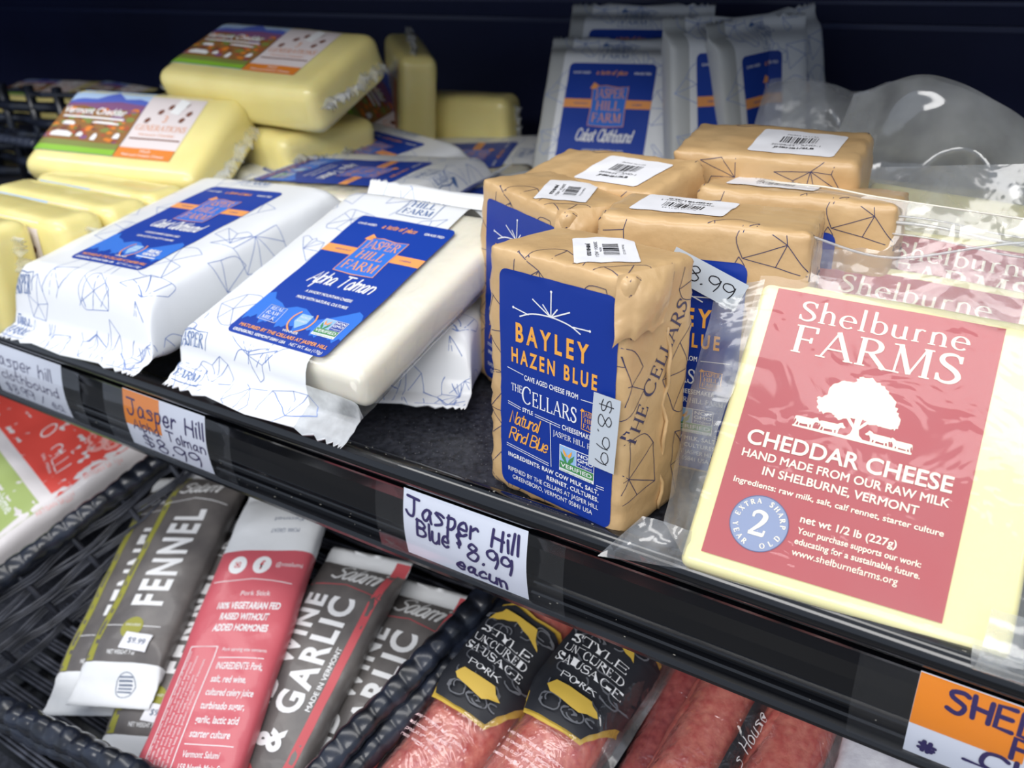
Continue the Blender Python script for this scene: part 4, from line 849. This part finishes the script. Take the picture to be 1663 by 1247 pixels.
# ------------------------------------------------------------------ WICKER
M_wick = mat('black_wicker', (36, 42, 56), .28, .5, coat=.3, noisecol=(16, 18, 24), nscale=80)
M_wick2 = mat('grey_wicker', (92, 95, 106), .36, .5, coat=.2, noisecol=(50, 52, 60), nscale=60)
def rim(pts, r, turns=90, bm=None):
    out = []
    for i in range(len(pts) - 1):
        a_, b_ = Vector(pts[i]), Vector(pts[i + 1]); n = max(2, int((b_ - a_).length / .0016))
        for k in range(n): out.append(a_.lerp(b_, k / n))
    out.append(Vector(pts[-1]))
    return tube(out, r, 14, bm, rf=lambda i, an: (.90 + .18 * abs(math.sin(i * .46 + .5 * math.sin(an))) ** .5) * (1 + .08 * math.sin(an * 3 + i * .2)))
def wall_strands(A_, B_, down, levels, spacing, amp, normal, bm, r=.0011, ties=.036):
    A_, B_, down, normal = [Vector(q) for q in (A_, B_, down, normal)]; L = (B_ - A_).length; n = int(L / .006)
    for lv in range(levels):
        for k in range(3):
            off = down * (lv * spacing + k * .0025 + .007)
            pts = [A_.lerp(B_, i / n) + off + normal * (amp * math.sin(i * .006 / ties * PI + (lv % 2) * PI)) + down * (.0016 * nz((i * .3, lv * 3, k), 1)) for i in range(n + 1)]
            tube(pts, r, 5, bm)
    return bm
def basket_ties(A_, B_, down, h, step, bm):
    A_, B_, down = Vector(A_), Vector(B_), Vector(down); L = (B_ - A_).length; n = int(L / step)
    for i in range(n + 1):
        p = A_.lerp(B_, i / n); tube([p, p + down * h * .5, p + down * h], .0022, 5, bm)
FL, FR, BR, BL = (-.414, -.112), (-.1115, -.081), (-.049, .20), (-.333, .20)
rt = rootobj('wicker_basket', 'black woven basket holding the salami sticks below the shelf', 'basket', Matrix.Translation(LP(-.23, .04, -.075)))
off = -LP(-.23, .04, -.075)
bm = rim([LP(*BL, 0), LP(*FL, 0), LP(*FR, 0), LP(*BR, 0), LP(*BL, 0)], .0070); finish('rim', bm, M_wick, rt, loc=off)
bm = rim([LP(BL[0] - .006, BL[1], -.007), LP(FL[0] - .006, FL[1] - .004, -.007), LP(FR[0] + .008, FR[1] - .004, -.008), LP(BR[0] + .009, BR[1], -.008)], .0062); finish('rim', bm, M_wick, rt, loc=off)
def ins(p, k=.012): return (p[0] + (-k if p[0] > -.25 else k), p[1] + (-k if p[1] > .05 else k))
down = -PN
for A_, B_, nrm in ((BL, FL, PX), (FL, FR, PU), (FR, BR, PX), (BL, BR, PU)):
    bm = bmesh.new(); wall_strands(LP(*A_, -.004), LP(*B_, -.004), (down + nrm * 0).normalized(), 6, .011, .0025, nrm, bm); basket_ties(LP(*A_, -.004), LP(*B_, -.004), down, .068, .036, bm)
    finish('side_weave', bm, M_wick2, rt, loc=off)
bm = bmesh.new()
for i in range(26):
    u = -.115 + i * .0125
    for k in range(3): tube([LP(x, u + k * .0028, -.073 + .002 * math.sin(x * 90 + (i % 2) * PI)) for x in [-.415 + .016 * q for q in range(24)]], .0012, 5, bm)
finish('floor_weave', bm, M_wick2, rt, loc=off)
bm = bmesh.new(); v = [bm.verts.new(LP(x, u, -.079)) for x, u in ((-.42, -.12), (-.10, -.12), (-.04, .21), (-.34, .21))]; bm.faces.new(v); v2 = [bm.verts.new(q.co - PN * .002) for q in v]; bm.faces.new(v2[::-1])
for i in range(4): bm.faces.new((v[i], v[(i + 1) % 4], v2[(i + 1) % 4], v2[i]))
finish('floor_board', bm, M_black, rt, smooth=False, loc=off)
# lower shelf itself
bm = bmesh.new(); vs = []
for h in (-.084, -.092):
    for x, u in ((-1.6, -.22), (.9, -.22), (.9, .55), (-1.6, .55)): vs.append(bm.verts.new(LP(x, u, h)))
for f in ((0, 1, 2, 3), (7, 6, 5, 4), (0, 4, 5, 1), (1, 5, 6, 2), (2, 6, 7, 3), (3, 7, 4, 0)): bm.faces.new([vs[i] for i in f])
rl = rootobj('lower_shelf', 'dark sloping shelf under the baskets and sausages', 'shelf', Matrix.Translation(LP(0, 0, -.09))); finish('deck', bm, M_deck, rl, smooth=False, loc=-LP(0, 0, -.09))

# back-left dark woven basket with cheese inside
rb_ = rootobj('wicker_basket', 'dark woven basket in the shadow at the back left, pale cheese showing through', 'basket', Matrix.Translation((-.95, .34, .004)))
bm = bmesh.new(); rg = random.Random(3)
for row in range(7):
    z = .006 + row * .0145
    for A_, B_ in (((-.33, -.10, 0), (.30, -.06, 0)), ((.30, -.06, 0), (.30, .12, 0))):
        n = 40; tube([Vector(A_).lerp(Vector(B_), i / n) + Vector((0, .006 * math.sin(i * .9 + row * PI), z + .003 * nz((i, row, 0), .3))) for i in range(n + 1)], .0058 if row < 6 else .003, 6, bm)
for i in range(15): tube([(-.33 + i * .045, -.10 + i * .0028, 0), (-.33 + i * .045, -.10 + i * .0028, .055), (-.33 + i * .045, -.10 + i * .0028, .100)], .005, 6, bm)
finish('side_weave', bm, M_wick, rb_)
finish('rim', rim([(-.33, -.11, .052), (.18, -.085, .045)], .005), mat('wicker_shine', (60, 66, 82), .3, coat=.4), rb_)
finish('rim', rim([(-.33, -.135, .022), (.10, -.12, .020)], .006), MATS['wicker_shine'], rb_)
for i, (x, y, z, rz) in enumerate(((-.98, .40, .085, 10), (-.83, .39, .09, -8), (-.72, .42, .075, 5))):
    gc(('cheddar block in the dark back-left basket, farthest left', 'cheddar block in the dark back-left basket, middle one', 'cheddar block in the dark back-left basket, nearest the right')[i], 10, 0, rz, x, y, z - .012, big=False)

# ------------------------------------------------------------------ SALAMI STICKS
M_sgrey = mat('grey_salami_wrap', (118, 113, 110), .38, .4, coat=.2, noisecol=(96, 92, 91), nscale=40, bump=.15, bscale=90); M_swhite = mat('white_wrap_end', (236, 238, 240), .38, .4, coat=.2, bump=.2, bscale=70); M_sred = mat('rose_salami_wrap', (206, 96, 106), .36, .4, coat=.3, bump=.15, bscale=80)
I_olive = ink('olive_stripe', (158, 156, 66)); I_rose = ink('rose_stripe', (206, 92, 98))
def stick_body(hw, y0, y1, T, seed, white0, white1, name='wrapper', mats=None, rt=None, L=None):
    bm = pouch_bm(hw, y0, y1, T, .012, .012, -T * .6, None, ny=60, amp=.0012, o=seed, pw=.62, serr=.0, taper=.03)
    for f in bm.faces:
        y = f.calc_center_median().y; f.material_index = 1 if (y < y0 + white0 or y > y1 - white1) else 0
    bmesh.ops.recalc_face_normals(bm, faces=bm.faces); bv = bvh_of(bm); return finish(name, bm, mats, rt, loc=L), bv
def stick(label, mtx, kind, seed, grp=None):
    hw, y0, y1, T = {'fennel': (.029, -.105, .085, .019), 'garlic': (.029, -.115, .068, .019), 'back': (.032, -.125, .115, .017)}[kind]
    rt = rootobj('salami_stick', label, 'salami stick', mtx, (0, 0, -T), 'paper wrapped salami sticks'); L = sh(rt)
    if kind == 'back': body, bv = stick_body(hw, y0, y1, T, seed, .004, .058, 'wrapper', [M_sred, M_swhite], rt, L)
    else: body, bv = stick_body(hw, y0, y1, T, seed, .026 if kind == 'fennel' else .008, .012, 'wrapper', [M_sgrey, M_swhite], rt, L)
    a = Art()   # 0 white 1 stripe 2 dark 3 rose
    if kind == 'fennel':
        a.rect(-hw * 1000 - 2, -79, -hw * 1000 + 9.5, 73, 1, 1)
        a.text('FENNEL', 13, -41, 22, 0, 2, align='L', width=77, bold=.035, ang=90, sp=1.25)
        a.circle(0, -57, 7.5, 1, 2, 20); a.text('UNCURED', 0, -56, 1.6, 0, 3, width=11); a.rect(-20, -56, -6, -55.5, 0, 1); a.rect(6, -56, 20, -55.5, 0, 1)
        a.text('NET WEIGHT 7 oz', 0, -75, 2.4, 0, 3, width=20, bold=.02); a.ring(8, -92, 7, .5, 2, 2, 20)
        for i in range(5): a.rect(3, -96 + i * 2, 13, -95 + i * 2, 2, 2)
        a.hand('Salami', -17, 52, 10, 1.5, 0, slant=.3, width=32, gap=.6, z=2); a.line([(-26, 42), (0, 46), (26, 42)], .5, 0, 2)
    elif kind == 'garlic':
        a.rect(hw * 1000 - 9, -107, hw * 1000 + 2, 72, 3, 1)
        a.text('RED WINE', -8, -62, 13, 0, 2, align='L', width=90, bold=.035, ang=90, sp=1.2); a.text('& GARLIC', 12, -68, 16, 0, 2, align='L', width=97, bold=.035, ang=90, sp=1.2)
        a.text('MADE IN VERMONT', 19, -42, 3, 0, 2, align='L', width=40, bold=.02, ang=90); a.circle(-4, -84, 9, 3, 2, 24); a.ring(-4, -84, 4, .6, 0, 3, 16)
        a.hand('Salami', -15, 42, 12, 1.6, 0, slant=.3, width=32, gap=.6, z=2); a.line([(-26, 34), (0, 38), (26, 34)], .6, 3, 2)
    else:
        a.circle(-14, 44, 6.2, 0, 1, 24); a.circle(3, 44, 6.2, 0, 1, 24); a.rect(-16, 42, -12, 46, 3, 2); a.ring(-14, 44, 1.4, .6, 0, 3, 12); a.text('f', 3, 41, 6, 3, 2, bold=.03); a.text('@vtsalumi', 21, 43, 3, 0, 1, width=17)
        a.line([(-27, 32), (0, 34), (27, 31)], .5, 0, 1); a.text('Pork Stick', 6, 22, 3.2, 0, 1, width=20)
        for i, t in enumerate(('100% VEGETARIAN FED', 'RAISED WITHOUT', 'ADDED HORMONES')): a.text(t, 4, 13 - i * 7.5, 4.4, 0, 1, width=(42, 32, 36)[i], bold=.03)
        a.line([(-24, -12), (-6, -12), (-6, -112), (-24, -112), (-24, -12), (-6, -12)], .6, 0, 1)
        for i in range(6): a.text('Net serving may contain milk and nuts, keep cool, product of Vermont', -22 + i * 2.7, -110, 1.5, 0, 1, align='L', width=(95, 88, 92, 80, 90, 70)[i], ang=90)
        a.text('Pork serving size contents', 12, -15, 2.2, 0, 1, width=28); a.line([(-3, -19), (26, -19)], .5, 0, 1)
        for i, t in enumerate(('INGREDIENTS: Pork,', 'salt, red wine,', 'cultured celery juice', 'turbinado sugar,', 'garlic, lactic acid', 'starter culture')): a.text(t, -2, -26 - i * 8, 4.2, 0, 1, align='L', width=(29, 22, 29, 27, 26, 24)[i], bold=.015)
        a.line([(-3, -70), (26, -70)], .5, 0, 1)
        for i, t in enumerate(('Vermont Salumi', '159 North Main Str', 'Barre VT 05641')): a.text(t, -2, -77 - i * 7, 3.6, 0, 1, align='L', width=(22, 27, 22)[i], bold=.01)
        for i, t in enumerate(('PORK GREAT', 'Fennel', 'vt')): a.text(t, 10, 72 + i * 9, 3.0, 2, 1, width=20, ang=180)
    absorb(body, a.build('print', [I_white, I_olive if kind == 'fennel' else I_rose, ink('faint_navy', (120, 130, 150)), I_rose], body, onto(bv, clip=True), grid=5))
    if kind != 'back':
        b = Art(); b.rect(-10, -5.5, 10, 5.5, 0, 0); b.text('$9.99', 1, -1.5, 3.6, 1, 1, width=13)
        if kind == 'fennel': b.build('price_sticker', [M_stick, ink('faint_navy', (120, 130, 150))], rt, onto(bv, (.008, -.067, .0), (1, -.1, 0), (.1, 1, 0), lift=4), grid=4, loc=L)
    return rt
def ctr(x, u, h, phi, dy, pitch=0, roll=0):     # place so that local y=dy lies over (x,u)
    return LM(x, u, h, phi, pitch, roll) @ Matrix.Translation((0, -dy, 0))
F2 = stick('fennel salami stick with olive stripe, middle of three, lying over its neighbours', ctr(-.311, .018, -.022, 21.5, -.012), 'fennel', 3)
copy_thing(F2, ctr(-.337, .006, -.033, 24, -.012), 'fennel salami stick farthest left in the basket')
copy_thing(F2, ctr(-.270, -.008, -.036, 21, -.012), 'fennel salami stick half covered by the rose one')
stick('rose red back of a salami stick with white lettering and two round icons', ctr(-.2115, 0, -.004, 23, .0), 'back', 8)
G1 = stick('grey red wine and garlic salami stick with rose stripe, beside the rose stick', ctr(-.168, .02, -.018, 10, .0), 'garlic', 12)
copy_thing(G1, ctr(-.128, .022, -.034, 7, .0), 'grey red wine and garlic salami stick half hidden at the basket rim')
rt = rootobj('salami_stick', 'end of another stick, red and white, at the lower edge by the rose one', 'salami stick', ctr(-.222, -.105, -.030, 30, .0), (0, 0, -.01), 'paper wrapped salami sticks')
finish('wrapper', rbox((0, -.015, -.006), .034, .05, .012, .005, .004, crumple(.001, 60, 3)), M_swhite, rt, loc=sh(rt)); a = Art(); a.rect(-13, -40, -5, 10, 0, 0); a.rect(5, -40, 13, 10, 0, 0); a.build('stripe', [I_rose], rt, flat((0, 0, .0012)), loc=sh(rt))

# ------------------------------------------------------------------ RED AND GREEN BAG
rt = rootobj('salami_bag', 'red, white and green paper bag in the next basket at far left', 'bag', LM(-.418, .03, -.006, -15), (-.1, 0, -.03)); L = sh(rt)
def bag_disp(p, n): return p + n * (nz(p, 26, 3) * .004 + abs(nz(p, 60, 5)) * .002)
bm = rbox((-.11, .03, -.014), .22, .24, .028, .010, .006, bag_disp); bmesh.ops.recalc_face_normals(bm, faces=bm.faces); bv = bvh_of(bm); f = finish('bag_body', bm, mat('bag_white_paper', (226, 220, 220), .4, coat=.2, bump=.2), rt, loc=L)
a = Art(); a.rect(-225, -8, -6, 160, 0, 1); a.rect(-225, -100, -6, -18, 1, 1)
a.hand('OLLI', -62, 8, 12, 1.1, 2, z=3, width=34, ang=-8); a.text('SALUMERIA', -48, 1, 2.4, 2, 3, width=30, ang=-8); a.hand('O', -88, 12, 14, 1.3, 2, z=3)
a.text('GREENFIELD', -46, -52, 4, 2, 3, width=50); a.text('salame', -40, -40, 8, 2, 3, width=32)
for x, y, r_ in ((-38, 44, 9), (-28, 38, 7), (-48, 48, 7), (-20, 46, 6)): a.ring(x, y, r_, 2.4, 3, 2, 20); a.ring(x + 1, y, r_ * .5, 1.6, 3, 2, 14)
a.poly([(-62, 50), (-46, 46), (-42, 56), (-58, 60)], 2, 3); a.poly([(-92, 42), (-78, 38), (-72, 60), (-90, 64)], 3, 2)
a.poly([(-5, -36), (2, -34), (2, -28), (-5, -30)], 0, 2)
for i in range(3): a.text('ARTISAN SALUMI', -2.0, -10 + i * 40, 2.6, 3, 2, width=30, ang=84)
absorb(f, a.build('print', [ink('bag_red', (226, 82, 72)), ink('bag_green', (166, 184, 112)), I_white, ink('bag_pink', (240, 176, 170))], f, onto(bv, clip=True), grid=6))

# ------------------------------------------------------------------ SAUSAGES
M_saus = mat('sausage_marbled_red', (188, 72, 72), .32, .5, coat=.9, sss=.1, bump=.5, bscale=200, noisecol=(226, 142, 124), nscale=200, namt=.8, coatr=.08)
M_sausd = mat('sausage_dark_red', (140, 52, 56), .35, .5, coat=.8, sss=.1, bump=.3, bscale=260, noisecol=(176, 88, 84), nscale=270, namt=.6)
M_gold = ink('gold', (206, 172, 70)); M_lblk = ink('label_charcoal', (40, 42, 48)); M_swirl = ink('swirl_grey', (104, 106, 112))
def sausage(label, p0, p1, r, h0, h1, seed, mtl, lab=None, seal=0):
    A_ = LP(p0[0], p0[1], h0); B_ = LP(p1[0], p1[1], h1); Ln = (B_ - A_).length
    y = (B_ - A_).normalized(); x = y.cross(PN).normalized(); z = x.cross(y); mtx = Matrix((x, y, z)).transposed().to_4x4(); mtx.translation = A_
    rt = rootobj('sausage', label, 'sausage', mtx, (0, Ln / 2, -r), 'film wrapped dry sausages'); L = sh(rt)
    def body(rr, am, o):
        n = int(Ln / .004); pts = [(.0025 * math.sin(i * .06 + o), Ln * i / n, .002 * math.sin(i * .09 + o)) for i in range(n + 1)]
        rad = [rr * min(1, math.sqrt(max(0.02, 1 - (1 - min(i, n - i) / 5) ** 2)) if min(i, n - i) < 5 else 1) for i in range(n + 1)]
        bm = tube(pts, rad, 28)
        for v in bm.verts: v.co += v.co.normalized() * 0 + Vector((v.co.x, 0, v.co.z)).normalized() * (nz(v.co, 40, o) * am + abs(nz(v.co, 120, o)) * am * .6)
        return bm
    bm = body(r, .0012, seed); bmesh.ops.recalc_face_normals(bm, faces=bm.faces); bv = bvh_of(bm); finish('meat', bm, mtl, rt, loc=L)
    bm = body(r + .0016, .0016, seed + 3)
    finish('film', bm, film('sausage_film', .04, bscale=80, bump=.9, gloss=.08, rough=.05), rt, loc=L)
    for sx in seal if seal else ():
        finish('film_seam', sheet((sx * r * .9, 0, 0), (sx * (r + .007), 0, -.004), (sx * (r + .007), Ln, -.004), (sx * r * .9, Ln, 0), 4, 40, .001, 70, seed), M_filmd, rt, loc=L)
    if lab == 'shield':
        a = Art(); P = [(-17, 30), (-8, 36), (4, 34), (14, 36), (21, 28), (23, 8), (12, -26), (-2, -28), (-14, -28), (-22, -10), (-20, 8)]
        a.poly([(p[0] * 1.06, p[1] * 1.05) for p in P], 1, 0); a.poly([(p[0] * .97, p[1] * .98) for p in P], 0, 1)
        rg = random.Random(3)
        for i in range(26):
            cx_, cy_ = rg.uniform(-14, 15), rg.uniform(-22, 30); rr = rg.uniform(1.5, 4.5); a0 = rg.uniform(0, 360); a.line(arc(cx_, cy_, rr, rr * .8, a0, a0 + 230, 8), .7, 2, 2)
        for t, yy, w_ in (('STYLE', 12, 22), ('UNCURED', 6, 24), ('SAUSAGE', 0, 26), ('PORK', -7, 14)): a.serif(t, 1, yy, 4.2 if t != 'PORK' else 3.2, 3, 4, width=w_, fw=.95)
        a.poly([(-6, -10), (8, -9), (12, -14), (6, -18), (-5, -17), (-9, -14)], 1, 4); a.poly([(-12, 20), (0, 26), (12, 20), (8, 29), (-8, 29)], 1, 3)
        a.build('label', [M_lblk, M_gold, M_swirl, I_white], rt, onto(bv, (.002, Ln * .5 + .006, 0), lift=22), grid=3, loc=L)
        b = Art()
        for i, t in enumerate(('keep refrigerated after opening', 'not contain pork gelatin', 'product of vermont', 'netto weight 8 oz')): b.text(t, -14, -4 * i, 2.0, 0, 1, align='L', width=(26, 22, 20, 18)[i], bold=.01)
        b.build('print', [ink('pale_pink', (240, 206, 206))], rt, onto(bv, (.002, Ln * .5 - .036, 0), lift=22), grid=4, loc=L)
    if lab == 'strip':
        a = Art(); a.rrect(6, -60, 13, 40, 3, 0, 0); a.rrect(13.5, -60, 18.5, 24, 2, 0, 0); a.hand("Roma s House", 11.5, -34, 4.5, .5, 1, ang=90, width=50, slant=.2, z=2); a.hand('Sopressata salame', 17.4, -30, 3.2, .5, 2, ang=90, width=46, z=2)
        a.build('label', [M_lblk, I_white, M_gold], rt, onto(bv, (0, Ln * .55, 0), (.9, 0, -.35), (0, 1, 0), lift=22), grid=2.5, loc=L)
    return rt
sausage('fat red sausage nearest the basket, half-turned charcoal and gold shield label', (-.066, -.06), (-.044, .13), .0235, -.024, -.030, 3, M_saus, 'shield', (1,))
sausage('fat red sausage with whole charcoal and gold shield label facing up', (-.016, -.055), (.008, .15), .0225, -.020, -.020, 9, M_saus, 'shield', (1, -1))
sausage('dark red sausage sunk between two brighter ones', (.036, -.03), (.042, .14), .015, -.036, -.036, 15, M_sausd, None, (1,))
sausage('red sausage with narrow black strip labels along its right side', (.052, -.03), (.068, .14), .0175, -.022, -.022, 22, M_saus, 'strip', (-1,))
sausage('red sausage right of the strip labels, plain film', (.094, -.02), (.1, .14), .0175, -.024, -.024, 29, M_saus, None, (1,))
rt = rootobj('paper_packet', 'white frosted packet under the rail at the lower right', 'packet', LM(.17, .05, -.012), (0, 0, -.03))
finish('packet_body', rbox((0, 0, -.015), .105, .15, .03, .008, .005, crumple(.0016, 50, 3)), mat('frosted_white', (226, 226, 232), .5, noisecol=(206, 204, 214), nscale=120, bump=.3, bscale=200), rt, loc=sh(rt))
